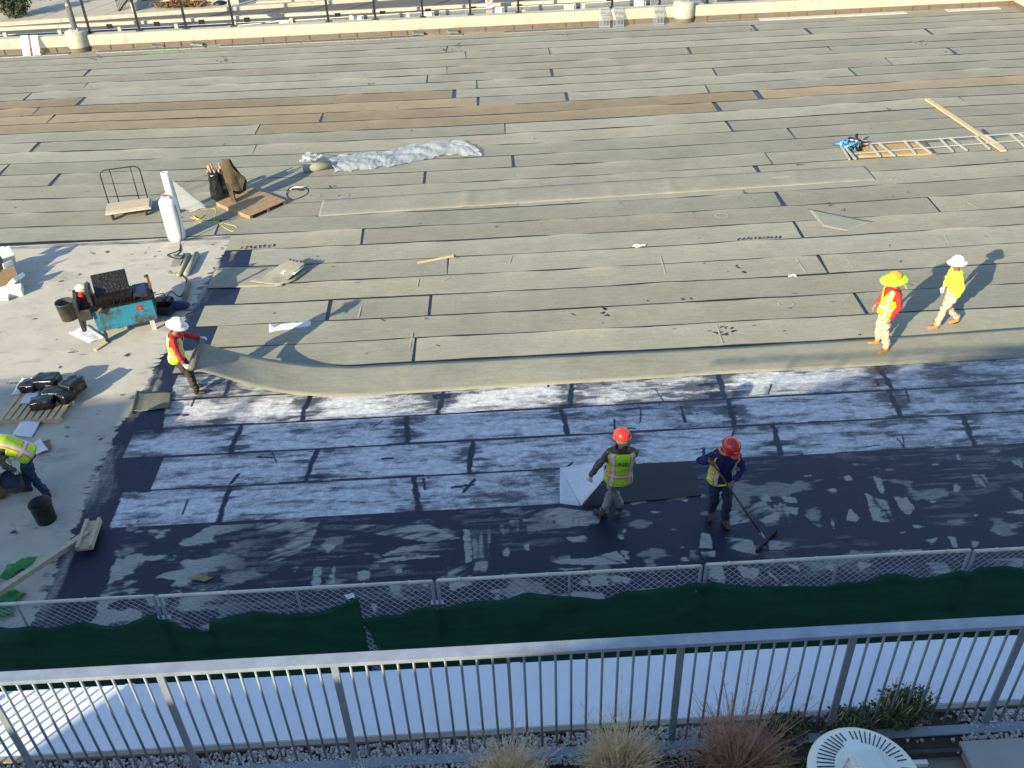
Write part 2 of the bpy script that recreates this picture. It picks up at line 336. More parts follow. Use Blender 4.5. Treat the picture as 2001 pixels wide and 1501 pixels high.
PB = """345,1090 440,1085 370,1135|570,1170 840,1150 970,1150 840,1165 600,1190|1070,1010 1110,1015 1110,1180 1080,1190|1255,1105 1305,1100 1305,1155 1260,1140|1380,1095 1410,1090 1405,1130 1385,1130|1600,1065 1690,1045 1735,1085 1620,1080|1520,1175 1700,1160 1843,1170 1843,1195 1560,1190|1520,1220 1700,1212 1600,1225|525,1230 590,1225 590,1280 530,1275|300,1215 350,1205 330,1310 290,1300|385,1210 415,1200 405,1290 370,1295|680,1300 760,1290 740,1340 700,1330|835,1270 880,1275 890,1310 840,1300|590,1400 620,1395 620,1460|1205,1320 1260,1320 1255,1375 1200,1370|1340,1330 1380,1325 1380,1360 1340,1360|1632,1340 1780,1345 1800,1370 1640,1375|1640,1275 1843,1260 1843,1300 1700,1310|680,1225 760,1220 750,1240 690,1240|170,1210 230,1205 200,1240"""
PB5 = "840,1050 1035,1075 1030,1150 640,1150 760,1100 880,1085|1115,970 1220,975 1190,1230 1120,1240|1260,985 1300,1000 1300,965 1355,960 1350,1050 1230,1060|980,1210 1110,1190 1110,1300 1000,1330|0,980 330,970 280,1100 0,1250|1100,940 1560,900 1780,930 1500,960|1370,960 1700,930 1790,950 1400,1040|340,985 900,990 1060,1060 900,1080 420,1010"
PC = """515,850 560,880 610,960 670,1020 560,1000|560,770 600,760 625,860 600,865|690,900 740,880 780,940 760,975 710,960|765,1020 850,1035 790,1050|690,1065 760,1060 700,1078|380,775 440,765 465,798 400,790|440,935 495,990 470,1010 420,1000|85,875 160,890 150,910 90,905|330,980 345,1000 360,1050 335,1020|310,840 360,825 380,870 340,865|1000,800 1030,810 1030,855 990,850|985,655 1025,648 1025,680 1000,680|870,700 920,702 880,712|1190,670 1240,675 1230,690|1250,960 1367,945 1367,970|1255,1040 1367,1025 1367,1045|650,1160 910,1160 900,1175 660,1175|830,1105 910,1095 870,1140|960,1090 1000,1090 1010,1150 980,1150|1090,1110 1130,1110 1125,1150 1095,1145|1190,1080 1230,1065 1250,1080|860,860 910,875 880,880|300,1240 350,1230 350,1280|480,1220 570,1230 500,1270|860,895 910,905 870,910|1100,970 1140,975 1100,988"""
PC5 = "60,900 165,945 160,1030 70,1030|1080,760 1160,760 1200,840 1120,830|1290,660 1367,680 1367,730 1310,700|830,1220 960,1230 990,1340 870,1350|1140,1210 1367,1200 1367,1280 1150,1290|560,880 640,900 700,1040 640,1010|630,790 700,850 740,960 700,940|1250,800 1367,860 1367,900 1290,880"
def polys(s, ox, oy, k): return [[tuple(G(ox+float(a.split(',')[0])/k, oy+float(a.split(',')[1])/k).xy) for a in q.split()] for q in s.split('|')]
PAT = [(p, 1.) for p in polys(PA, 1050, 780, 3.575)+polys(PB, 500, 650, 2.633)+polys(PC, 1500, 650, 2.729)]+[(p, .52) for p in polys(PA5, 1050, 780, 3.575)+polys(PB5, 500, 650, 2.633)+polys(PC5, 1500, 650, 2.729)]
def paint(X, Y):
    wx = (fbm(X*1.3, Y*1.3, 5)-.5)*.16; wy = (fbm(X*1.1, Y*1.1, 9)-.5)*.10
    edge = np.interp(Y, [8, 10.1, 14.3, 22.43], [-7.2, -7.28, -7.42, -6.88])+(fbm(X*3, Y*9, 31)-.5)*.22
    inside = X > edge; fle = np.zeros(X.shape); tar = np.zeros(X.shape); grey = np.zeros(X.shape)
    tar[inside] = 1.; grey[inside & (Y < 12.6)] = 1
    zone = fbm(X*.55, Y*.7, 77)
    for k in range(5):
        y1, y0 = fle_rows[k], fle_rows[k+1]; a, b = G(*fle_start[k][:2]), G(*fle_start[k][2:]); xl = a.x+(b.x-a.x)*(y1-Y)/(y1-y0)
        sel = (Y+wy*.3 < y1-.02) & (Y+wy*.3 > y0+.03) & (X+wx*.4 > xl)
        if k == 4: sel &= X < G(1098,950).x+wx*.3
        fle[sel] = 1
        t = .06+.55*sstep(.42, .68, zone)+.5*sstep(.55, .8, fbm(X*.9, Y*6, 41+k))
        ed = np.minimum(y1-Y, Y-y0); t = t+.35*sstep(.3, .0, ed)*sstep(.35, .6, fbm(X*.6, Y*0+k*7, 3)); t = t*.42+.20*sstep(.50,.62,fbm(X*1.6, Y*11, 141))+.16*sstep(.52,.66,fbm(X*4, Y*9, 151))
        for (ax, ay, bx, by) in fle_join[k]:
            A, B = G(ax, ay), G(bx, by); xc = A.x+(B.x-A.x)*(y1-Y)/(y1-y0); d = np.abs(X-xc+wx*.5+(fbm(X*8,Y*8,33)-.5)*.08); t = np.maximum(t, sstep(.07, .025, d)); t = t+.40*sstep(.5, .1, d)*sstep(.45,.6,fbm(X*1., Y*7, 91))
        tar[sel] = np.clip(t+.12, 0, 1)[sel]
    # random strokes on the fleece
    rs = random.Random(11)
    for q in range(46):
        cx = rs.uniform(-7, 13); cy = rs.uniform(11.7, 15.1); an = rs.choice([rs.gauss(1.2, .3), rs.gauss(0, .12), rs.gauss(1.7,.2)]); L = rs.uniform(.05, .26); dx, dy = math.cos(an), math.sin(an)
        m_ = (np.abs((X-cx)*dx+(Y-cy)*dy) < L) & (np.abs(-(X-cx)*dy+(Y-cy)*dx+wx*.15) < rs.uniform(.008, .03)) & (fle > 0); tar[m_] = 1
    # wear through the black coat
    prs = random.Random(5); cover = np.zeros(X.shape); JX = X+wx*.30+(fbm(X*9, Y*9, 61)-.5)*.05; JY = Y+wy*.3+(fbm(X*8, Y*11, 62)-.5)*.04
    for p, s_ in PAT:
        xs = [q[0] for q in p]; ys = [q[1] for q in p]
        bb = (X > min(xs)-.3) & (X < max(xs)+.3) & (Y > min(ys)-.3) & (Y < max(ys)+.3)
        if not bb.any(): continue
        ii = np.where(bb); ins = inpoly(JX[ii], JY[ii], p); v = cover[ii]; f = sstep(.25, .5, fbm(X[ii]*2.2, Y[ii]*3, 8))
        an = prs.choice([prs.gauss(0,.25), prs.gauss(1.45,.3), prs.gauss(.3,.3)]); U_ = X[ii]*math.cos(an)+Y[ii]*math.sin(an); W_ = -X[ii]*math.sin(an)+Y[ii]*math.cos(an)
        pu = [q[0]*math.cos(an)+q[1]*math.sin(an) for q in p]; gr_ = (U_-min(pu))/(max(pu)-min(pu)+1e-6); gr_ = gr_ if prs.random() < .5 else 1-gr_; st_ = fbm(U_*1.5, W_*24, 300)
        val = s_*(.30+.72*sstep(.33,.60, st_+.35*(gr_-.45)))*(.45+.75*sstep(-.05,.45,gr_)); v[ins] = np.maximum(v[ins], val[ins]); cover[ii] = v
    for _k in range(1):
        cb = cover.copy(); cb[1:-1,1:-1] = (cover[1:-1,1:-1]*2+cover[:-2,1:-1]+cover[2:,1:-1]+cover[1:-1,:-2]*1.5+cover[1:-1,2:]*1.5)/7; cover = cb
    cover = cover*(.80+.42*sstep(.3,.6,fbm(X*3.1, Y*3.7, 222)))*1.05-.30*sstep(.55,.7,fbm(X*2.1+Y, Y*13, 223))
    cover = np.maximum(cover, inside*(Y < 12.5)*.36*sstep(.42,.6,fbm(X*.7, Y*1.1, 230))*sstep(.42,.62,fbm(X*1.7, Y*17, 231)))
    cover = np.clip(cover, 0, 1)
    lz = sstep(G(640,1100).x, G(300,1100).x, X)*(Y < 11.5)*inside*(X > edge+.9)
    cover = np.maximum(cover, lz*.95*sstep(.46, .62, fbm(X*2.0+Y*1.3, Y*4.2-X*.6, 19)))
    cover = np.maximum(cover, (Y < 12.4)*inside*(X > edge+.9)*.55*sstep(.6, .72, fbm(X*1.4, Y*3., 23)))
    blk = inside & (fle < .5); tar[blk] = (1-cover)[blk]
    # left band is thin and patchy
    lb = inside & (X < edge+.9) & (fle < .5); tar[lb] = np.clip(.62+.9*(X-edge)[lb]+(fbm(X*6, Y*1.2, 51)[lb]-.5)*1.1, 0, 1)
    # dark border of the membrane on the left and scattered stains on bare deck
    bare = ~inside; t2 = sstep(.12, .0, np.abs(Y-22.47+wy)-.05)*(fbm(X*1.2, Y*6, 71)*1.1); t2 = np.maximum(t2, .70*sstep(.755, .80, fbm(X*3.0, Y*6.2, 73))+.35*sstep(.60,.75,fbm(X*1.2, Y*4.5, 99))); t2 = np.maximum(t2, .8*sstep(.3, 0., edge-X)*sstep(.5, .7, fbm(X*2, Y*12, 75)))
    tar[bare] = t2[bare]
    return np.stack([fle, np.clip(tar, 0, 1), grey, np.ones(X.shape)], -1)
def paint_grid(name, x0, x1, y0, y1, s):
    X, Y = np.meshgrid(np.arange(x0, x1+s/2, s), np.arange(y0, y1+s/2, s)); Z = np.full(X.shape, .006)
    return tag(grid_mesh(name, X, Y, Z, paint(X, Y), m_paint), kind='structure')
paint_grid('coated_deck', -5.5, 13.5, 8.0, 15.9, .02)
paint_grid('deck_edge', -14.5, -5.5, 8.0, 22.6, .03)
def Yp(px, py, Y):   # point of the pixel ray on the vertical plane y = Y
    d = _F*F_PX+_R*(px-1000.5)-_U*(py-750.5); t = Y/d.y; return Vector((d.x*t, Y, CAM_H+d.z*t))
m_galv = mat('galvanised_steel', (.50,.52,.54), .42, .75, var=.16, vs_=9, bump=.05, dirt=(.30,.31,.32), ds=5, thr=.6)
m_galvd = mat('weathered_zinc', (.62,.62,.58), .6, .3, var=.15, vs_=5)
m_black = mat('black_paint', (.012,.012,.013), .4, var=.3)
m_rubber = mat('rubber', (.02,.02,.02), .8, var=.3)
m_timb = mat('sawn_timber', (.58,.45,.26), .75, var=.18, vs_=3, st=(1,12,12), bump=.2, bs=12)
m_timbx = mat('pale_timber', (.48,.42,.29), .8, var=.2, vs_=3, st=(1.5,12,12), bump=.2, bs=12, dirt=(.25,.19,.12), ds=3, thr=.6)
m_white = mat('white_paint', (.80,.80,.77), .35, var=.05, dirt=(.5,.47,.4), ds=6, thr=.63)
m_paper = mat('white_paper', (.72,.73,.76), .7, var=.06, vs_=5)
m_grn = mat('grass_green', (.10,.30,.07), .8, var=.25)
m_rust = mat('rusty_steel', (.17,.07,.03), .8, var=.4, vs_=12)
# ---- far wall, drain, street
WY = 41.22
wall = empty('parapet_wall', (0,WY,0), label='long low pale concrete wall with brown lower course at far edge of the deck', cat='wall'); wall['category'] = 'wall'
b = MB(); b.box((-8,WY+.2,.44), (62.9,.42,.44)); b.box((22.95,30.6,.44), (.42,21.,.44)); b.build('concrete_band', m_conc, wall, bevel=.02)
b = MB(); b.box((-8,WY+.23,.11), (62.9,.40,.22), mi=0); b.box((23.0,30.6,.11), (.38,21,.22))
for i in range(52): b.box((-32+i*1.07+.2*math.sin(i*9), WY+.02, .11), (.035,.03,.20), mi=1)
b.build('lower_course', [m_brown, m_rust], wall)
for o in wall.children: o.matrix_parent_inverse = wall.matrix_world.inverted()
def fixp(root):
    bpy.context.view_layer.update(); inv = root.matrix_world.inverted()
    for o in root.children: o.matrix_parent_inverse = inv
drain = MB(); drain.box((0,WY-.27,.004), (90,.46,.006)); tag(drain.build('drain_channel', mat('drain_mud', (.10,.075,.05), .9)), kind='structure')
def grate_mesh():
    b = MB(); b.box((0,.17,0),(.55,.02,.03)); b.box((0,-.17,0),(.55,.02,.03))
    for i in range(14): b.box((-.26+i*.04,0,0),(.012,.34,.028))
    return b.mesh('grate')
gm = grate_mesh(); gm.materials.append(m_galv)
pm = MB().box((0,0,0),(.55,.34,.02)).mesh('plate'); pm.materials.append(m_galvd)
skip = [(395,408),(424,432),(827,873),(922,970),(1220,1258),(1300,1362),(1774,1822),(138,178)]
skx = [(G(a,60).x*1.0, G(c,60).x) for a, c in skip]
ng = 0
for i in range(76):
    X = -21.3+i*.575; px0 = None
    if any(Yp(a,70,WY-.27).x-.1 < X < Yp(c,70,WY-.27).x+.1 for a, c in skip): continue
    pl = X > Yp(1475,50,WY-.27).x
    o = bpy.data.objects.new('cover_plate' if pl else 'drain_grate', pm if pl else gm); C.objects.link(o); o.location = (X, WY-.27, .026)
    o.rotation_euler = (0, 0, random.gauss(0,.012))
    if pl: tag(o, 'flat pale metal plate lying over the drain at the right of the far wall', 'cover plate', 'plates over the drain')
    else: tag(o, 'ribbed steel grate laid flat in the drain row below the far wall', 'drain grate', 'grates laid along the drain')
for px, py, lab, tl in ((62,104,'steel grate leaning on the far wall, outer one at far left',.0),(80,104,'steel grate leaning on the far wall nearest the left lamp post',.05),(1180,52,'white cross-barred grate leaning on the far wall beside its twin',0),(1207,51,'white grate leaning on the far wall, right of the cross-barred one',.04),(1283,44,'single white grate leaning on wall close left of the right lamp post',0)):
    b = MB()
    for i in range(8): b.box((-.22+i*.063,0,.4),(.02,.02,.8))
    b.box((0,0,.03),(.47,.022,.03)); b.box((0,0,.77),(.47,.022,.03))
    if px == 1180: b.box((0,-.012,.52),(.47,.01,.03)); b.box((0,-.012,.3),(.47,.01,.02))
    o = b.build('leaning_grate', m_galv); g = G(px, py); o.location = (g.x, WY-.37, .04); o.rotation_euler = (-.42, 0, tl); o.scale = (.62 if px < 200 else .95,1,1); tag(o, lab, 'grate', 'grates leaning on the far wall')
b = MB(); b.box((0,0,0),(.5,.3,.04)); 
for i in range(10): b.box((-.22+i*.05,0,.03),(.015,.3,.03))
for px, py, lab in ((308,94,'loose grate tipped on the drain right of the left lamp post'),(386,91,'loose grate tipped on the drain, second from the left lamp post'),(817,71,'loose white grate beside the open stretch of drain'),(885,67,'loose grate lying right of the open stretch of drain')):
    o = link('loose_grate', b.mesh('lg'), m_galv); g = G(px, py); o.location = (g.x, g.y+.1, .1); o.rotation_euler = (.15,.1,random.uniform(-.2,.2)); tag(o, lab, 'grate', 'loose grates by the drain')
tag(MB().bar(G(287,103,.03), G(350,101,.03), .06, .03).build('green_pole', m_grn), 'thin green and brown pole lying near the drain', 'pole')
sheet('green_rag', (G(70,108,.02),G(84,108,.02),G(84,103,.05),G(70,103,.05)), 8,6, mat('teal_cloth',(.05,.35,.25),.6), .06, 8); tag(bpy.data.objects['green_rag'], 'small teal green rag at foot of the leaning grates', 'rag')
for px, lab in ((157,'left lamp post, grey pole on a round concrete footing'),(1335,'right lamp post, grey pole on a round concrete footing')):
    X = Yp(px, 92 if px < 999 else 38, WY+.12).x; t = empty('lamp_post', (X,WY+.12,0), label=lab, cat='lamp post', group='lamp posts on round footings')
    MB().lathe([(.44,.2),(.45,.24),(.45,.8),(.42,.84),(0,.84)], 28).build('concrete_footing', m_conc, t, True); MB().lathe([(.42,0),(.42,.2)],28).build('footing_base', m_brown, t, True)
    MB().tube([(0,0,.83),(0,0,7.5)], [.12,.08], 14).build('pole', m_galv, t, True)
    b = MB(); b.box((0,0,.87),(.36,.36,.04))
    for a in ((.14,.14),(-.14,.14),(.14,-.14),(-.14,-.14)): b.tube([(a[0],a[1],.85),(a[0],a[1],.97)], .02, 6)
    b.build('base_plate', m_galv, t); MB().tube([(0,-.11,1.9),(0,-.14,1.9)],.05,10).build('hand_hole_cover', m_galvd, t)
first = None
for i, px in enumerate((173,270,362,455,641,733,826,919,1013,1196,1289,1382)):
    X = Yp(px, 60-px*.0405, WY+.3).x
    t = empty('wall_post', (X,WY+.3,.66), label='thin black square post standing on top of the far concrete wall', cat='post', group='black posts on the far wall') if first is None else copy_tree(first)
    if first is None:
        first = t; MB().box((0,0,1.6),(.085,.085,3.2)).build('post', m_black, t); MB().box((0,0,.012),(.26,.2,.024)).build('base_plate', m_black, t); MB().box((.12,2.02,Yp(600,32,43.6).z-.66),(.24,.10,.20)).build('bracket', m_black, t)
    t.location = (X, WY+.3, .66)
fl = empty('floodlight', Yp(430,6,WY+.3), label='black dish shaped fitting on a post above the far wall', cat='floodlight'); MB().lathe([(.0,-.05),(.28,-.04),(.3,.02),(.1,.1),(0,.1)],20).build('housing', m_black, fl, True)
# street
tag(MB().box((0,60,-.06),(160,37,.05)).build('road', m_asph), kind='structure')
k0, k1 = (-23.2,46.55), (-8.2,47.75)
sl = (k1[1]-k0[1])/(k1[0]-k0[0]); L0, L1 = (-60, k0[1]+(-60-k0[0])*sl), (60, k0[1]+(60-k0[0])*sl)
tag(MB().prism([L0, L1, (60,90), (-60,90)], -.05, .12).build('pavement', m_walk), kind='structure')
tag(MB().prism([(L0[0],L0[1]-.2), (L1[0],L1[1]-.2), L1, L0], -.05, .14).build('kerb', m_conc), kind='structure')
b = MB()
for i in range(26): x = -34+i*1.6; y = k0[1]+(x-k0[0])*sl; b.bar((x,y,.1225),(x+3.0,y+7,.1225),.03,.003)
tag(b.build('pavement_joints', m_asph), kind='structure')
tag(MB().bar(Yp(10,65,44.2)*Vector((1,1,0)).x if False else (-24,44.75,-.03), (-9,44.95,-.03), .1, .006).build('lane_line', m_white), kind='structure')
gr = empty('timber_guardrail', (0,43.6,0), label='pale timber rail on short posts beyond the far wall', cat='guardrail')
a, c = Yp(-40,59,43.6), Yp(1330,-9,43.6); m_palerail = mat('weathered_rail', (.48,.45,.36), .8, var=.15); MB().bar(a, c, .16, .13).build('rail', m_palerail, gr)
for px, py in ((8,62),(115,57),(232,51),(343,45),(457,40),(568,34),(685,28),(796,23),(912,17),(1023,12),(1140,6),(1250,0)):
    p = Yp(px, py, 43.7); MB().box((p.x, 43.72, (p.z-.06)/2-.02), (.15,.12,p.z+.04)).build('post', m_palerail, gr)
fixp(gr)
tf = None
for i, (a, c) in enumerate((((440,52),(568,40)),((577,40),(710,31)),((718,31),(848,23)),((858,22),(985,14)),((992,14),(1125,8)),((1135,7),(1262,-1)),((1272,-1),(1400,-8)))):
    A, B = Yp(*a, 42.7), Yp(*c, 42.7); t = empty('mesh_barrier', (A.x,42.7,0), label='wire mesh barrier panel behind the far wall, number sign on its top corner' if False else ['first','second','third','fourth','fifth','sixth','seventh'][i]+' wire mesh barrier panel from the left behind the far wall', cat='barrier', group='mesh barriers behind the far wall')
    W, z = B.x-A.x, A.z; dz = B.z-A.z
    MB().tube([(0,0,0),(0,0,z),(W,0,z+dz),(W,0,0)], .025, 6).build('frame', m_galvd, t)
    b = MB(); n = int((W+1)/.11)
    for q in range(n):
        x = q*.11
        for s_ in (1,-1):
            x0, x1 = (x-1, x) if s_ > 0 else (x, x-1); pts = []
            lo, hi = max(0, (0-min(x0,x1))), 1-max(0, max(x0,x1)-W)
            if hi-lo > .05:
                f = lambda u: (min(x0,x1)+u, 0, (u if s_ > 0 else 1-u)*z*.97)
                b.bar(f(lo), f(hi), .008, .008)
    b.build('mesh', m_galvd, t)
    if i < 6: MB().box((W-.3,-.03,z-.16+dz),(.42,.02,.24)).build('blank_sign', m_white, t)
sg = empty('street_sign', (Yp(957,20,42.75).x,42.75,0), label='white no-parking sign on a post behind the far wall', cat='sign')
MB().tube([(0,0.03,0),(0,.03,1.9)],.03,6).build('post', m_galv, sg); zc = Yp(957,6,42.75).z
m_red = mat('sign_red', (.55,.03,.02), .5); sp_ = MB().box((0,0,zc),(.32,.015,.46)).build('sign_panel', m_white, sg)
b = MB(); b.lathe([(.10,0),(.13,0),(.13,.01),(.10,.01),(.10,0)], 24, (0,-.012,zc+.05), M=Matrix.Rotation(R(90),3,'X')); b.bar((-.08,-.02,zc+.13),(.08,-.02,zc-.03),.006,.02, up=(0,1,0)); b.build('prohibition_ring', m_red, sp_)
b = MB(); b.box((-.03,-.014,zc+.05),(.025,.01,.13)); b.lathe([(.02,0),(.04,0),(.04,.01),(.02,.01),(.02,0)],12,(0,-.01,zc+.08),M=Matrix.Rotation(R(90),3,'X')); b.build('letter_p', m_black, sp_)
MB().box((0,0,zc-.42),(.32,.015,.26)).build('lower_panel', mat('faded_sign', (.55,.40,.36), .6, var=.4, vs_=14), sg)
# planter, stair rails, bush, bikes on the pavement
def leafclump(name, c, r, n, m, parent=None, s=.05, rnd=random.Random(5), flat=.8):
    b = MB()
    for _ in range(n):
        v = Vector((rnd.gauss(0,1),rnd.gauss(0,1),rnd.gauss(0,1))).normalized()*(rnd.random()**.4); bumpy = .75+.5*noise.noise(v*2.3+Vector(c))
        p = Vector((v.x*r[0]*bumpy, v.y*r[1]*bumpy, v.z*r[2]*bumpy+r[2]*flat))+Vector(c); a = Vector((rnd.gauss(0,1),rnd.gauss(0,1),rnd.gauss(0,1))).normalized(); e = a.orthogonal().normalized(); k = s*rnd.uniform(.6,1.4)
        b.add([p-a*k, p+e*k*.5, p+a*k, p-e*k*.5], [(0,1,2,3)])
    return b.build(name, m, parent, fixn=False)
m_leaf = mat('dark_leaves', (.055,.075,.03), .7, var=.5, vs_=9); m_redleaf = mat('russet_leaves', (.19,.10,.05), .8, var=.5, vs_=9)
bu = empty('bush', tuple(G(38,38)), label='dark green bush at the pavement edge, far top left', cat='bush'); leafclump('leaves', (0,0,.1),(1.0,.8,.9),2600,m_leaf,bu,.07); MB().tube([(0,0,0),(.05,0,.5),(.1,.05,1.)],[.06,.04,.02],6).build('stem', m_soil, bu)
pl = empty('planter_bed', tuple(G(300,26)), label='concrete edged planting bed with iron railing on the far pavement', cat='planter')
b = MB(); b.box((-.9,1.3,.25),(.2,2.6,.5)); b.box((2.2,.7,.3),(3.6,.18,.6)); b.build('planter_wall', m_conc, pl); MB().box((1,.3,.06),(3.6,.7,.1)).build('planting_soil', m_soil, pl)
leafclump('plants', (1.3,.35,.1),(1.9,.35,.25),900,m_redleaf,pl,.06)
b = MB()
for i in range(34): b.box((-1.5+i*.13,1.2,.8),(.02,.02,1.0))
b.box((.6,1.2,1.32),(4.4,.05,.05)); b.box((.6,1.2,.35),(4.4,.04,.04)); b.bar((-1.5,1.2,1.3),(-1.7,.2,.6),.05,.05); b.bar((-1.5,1.2,.4),(-1.7,.2,.1),.05,.05)
for i in range(7): b.box((-1.53-i*.028,1.05-i*.14,.6-i*.06),(.02,.02,.7)) 
b.build('iron_railing', m_black, pl)
p2 = empty('planter_bed', tuple(G(575,8)), label='planting bed with russet shrubs beyond the road, top centre', cat='planter'); leafclump('plants', (0,.4,.1),(1.6,.4,.35),900,m_redleaf,p2,.06); MB().box((0,.2,.1),(3.6,.5,.2)).build('planter_wall', m_conc, p2)
bk = empty('bicycle', tuple(G(52,9)), label='dark bicycle parked on the far pavement above the bush', cat='bicycle'); 
for x in (0,1.0): MB().lathe([(.31,-.015),(.335,0),(.31,.015),(.30,0),(.31,-.015)],28,(x,0,.33),M=Matrix.Rotation(R(90),3,'X')).build('wheel', m_rubber, bk)
b = MB(); b.tube([(0,0,.33),(.28,0,.8),(.75,0,.82),(1,0,.33)],.018,6); b.tube([(.28,0,.8),(.45,0,.33),(.75,0,.8)],.018,6); b.tube([(0,0,.33),(.45,0,.33)],.014,6); b.build('frame', m_black, bk); MB().ell((.24,0,.93),(.13,.06,.03)).build('saddle', m_rubber, bk); MB().tube([(.75,-.25,1.0),(.77,0,.98),(.75,.25,1.0)],.015,6).build('handlebar', m_black, bk)
# ================================================================= unseen building behind the camera (shaped to shade the near deck)
m_bk = mat('unseen_building_beige', (.30,.25,.19), .85, var=.12, vs_=4)
prof = [(-70,0),(-70,10),(-25.4,10),(-25.2,9.55),(-23.3,9.6),(-23.1,9.2),(-19,9.05),(-12.3,8.6),(-10.5,8.5),(-10.3,8.35),(-9.35,8.45),(-9.2,9.15),(-8.3,9.35),(-7,9.5),(-4.8,9.8),(-4.6,12.5),(30,12.5),(30,0)]  # unseen roofline, its steps shaped to set the shade edge on the deck
bl = empty('unseen_shade_building', (-20,-8,0), label='unseen long building behind the viewpoint, shaped to shade the near deck', cat='building')
n = len(prof); b = MB(); b.add([(x,-3,z) for x,z in prof]+[(x,-16,z) for x,z in prof], [tuple(range(n)), tuple(range(2*n-1,n-1,-1))]+[(i,n+i,n+(i+1)%n,(i+1)%n) for i in range(n)]); b.build('wall', m_bk, bl)
m_glass = mat('window_glass', (.05,.07,.09), .1)
for i in range(24):
    for z in (2.,5.2): 
        wdw = MB().box((-62+i*3.6,-2.99,z),(1.6,.06,1.5)).build('window', m_white, bl); MB().box((-62+i*3.6,-2.95,z),(1.44,.03,1.34)).build('pane', m_glass, wdw)
b = MB()
for x, z, h in ((-21.2,9.1,.9),(-16.2,8.8,.5),(-14.0,8.7,.75),(-17.5,8.8,.4)): b.tube([(x,-3.6,z-.3),(x,-3.6,z+h)],.07,8)
b.build('shadow_streak_pipe', m_galv, bl)  # unseen pipes added to cast shadow streaks on the deck
fixp(bl)
# ================================================================= OBJECTS ON THE DECK
m_blue = mat('chipped_blue_enamel', (.02,.22,.34), .5, var=.12, dirt=(.07,.055,.03), ds=2.0, thr=.47, bump=.1)
m_blueclean = mat('navy_canvas', (.012,.03,.09), .6)
m_tarbl = mat('tar_crust', (.012,.011,.011), .35, var=.6, vs_=14, bump=.9, bs=18, dirt=(.10,.08,.07), ds=26, thr=.66)
m_dark = mat('dark_machine_steel', (.05,.047,.042), .5, var=.4, vs_=6)
m_redp = mat('red_plastic', (.55,.03,.03), .4)
m_card = mat('cardboard', (.24,.15,.08), .85, var=.15)
m_blackbag = mat('black_polythene', (.012,.012,.013), .22, var=.4, bump=.9, bs=9, coat=.3)
m_poly = bpy.data.materials.new('clear_polythene'); m_poly.use_nodes = True
p = m_poly.node_tree.nodes['Principled BSDF']; p.inputs['Base Color'].default_value = (.55,.59,.64,1); p.inputs['Roughness'].default_value = .2; p.inputs['Alpha'].default_value = .36
m_osb = mat('osb_board', (.42,.29,.13), .8, var=.35, vs_=22, dirt=(.28,.17,.07), ds=16)
m_gp = mat('green_cloth', (.04,.24,.06), .7, var=.25, vs_=9)
m_yel = mat('yellow_cord', (.65,.52,.05), .5)
# machine
A = G(193,650,.25); ma = empty('adhesive_mixer', (A.x, A.y, 0), R(19.8), label='tar-caked blue wheeled adhesive mixer with petrol engine', cat='mixer')
tk = MB().box((.63,.36,.53),(1.26,.72,.56), taper=1.0).build('tank', m_blue, ma, bevel=.015)
b = MB(); b.box((.63,.0,.80),(1.30,.05,.05)); b.box((.63,.72,.80),(1.30,.05,.05)); b.box((1.27,.36,.80),(.05,.72,.05)); b.box((.0,.36,.80),(.05,.72,.05)); b.box((.63,.36,.81),(1.22,.68,.02)); b.build('tank_rim', m_tarbl, ma, bevel=.01)
Ml = Matrix.Rotation(R(-38),3,'X'); lid = MB().box((.50,.42,1.06),(.72,.05,.66), M=Ml).box((.50,.30,.90),(.78,.35,.16)).build('lid', m_tarbl, ma, bevel=.01)
b = MB(); 
for i in range(9): b.box((.34+i*.07,.05+.02*(i%2),.86),(.03,.05,.02+.02*(i%3)))
b.build('tar_drips', m_tarbl, ma)
ch = MB().box((1.05,.35,.86),(.30,.50,.12)).build('chute', m_dark, ma, bevel=.01); MB().box((1.05,.33,.925),(.24,.42,.01)).build('chute_opening', m_blueclean, ch)
MB().box((1.28,.30,.85),(.05,.05,.75)).box((1.26,.30,1.2),(.09,.05,.05)).build('upright', m_rust, ma)
eng = MB().box((-.12,.52,.62),(.30,.46,.08)).box((-.10,.52,.78),(.2,.30,.26)).build('engine', m_dark, ma, bevel=.02)
MB().ell((-.12,.72,1.04),(.14,.11,.08),14,8).box((-.12,.72,.98),(.24,.18,.1)).build('fuel_tank', mat('cream_plastic',(.62,.60,.50),.5), eng, True)
MB().box((-.15,.52,.94),(.11,.12,.16)).ell((-.15,.44,.95),(.07,.05,.07)).build('engine_cover', m_redp, eng, bevel=.015)
MB().tube([(-.32,.72,.95),(-.20,.72,.95)],.06,12).tube([(-.10,.70,1.0),(.0,.70,1.0)],.06,12).build('muffler', m_black, eng)
MB().box((-.27,.36,.66),(.09,.62,.72)).build('belt_guard', m_dark, ma, bevel=.02); MB().box((.03,.42,.98),(.11,.5,.42)).build('gearbox_guard', m_dark, ma, bevel=.03)
MB().box((-.12,.02,.72),(.22,.14,.2)).tube([(-.12,-.02,.84),(-.02,-.10,.86)],.015,6).build('control_box', m_dark, ma, bevel=.02)
b = MB(); b.tube([(.12,-.055,.72),(.16,-.07,.80),(.22,-.06,.84)],.03,8); b.build('hose_stub', m_rust, ma)
for x, y in ((.12,.02),(.08,.68),(1.1,.68)):
    wl = MB().tube([(x-.03,y-.03,.10),(x+.03,y-.03,.10)],.10,18).build('wheel', m_rubber, ma); MB().tube([(x-.035,y-.03,.10),(x+.035,y-.03,.10)],.05,14).build('hub', m_galvd, wl); MB().box((x,y,.21),(.05,.1,.1)).build('fork', m_dark, wl)
MB().box((1.12,.03,.14),(.10,.04,.26)).build('leg', m_galvd, ma)
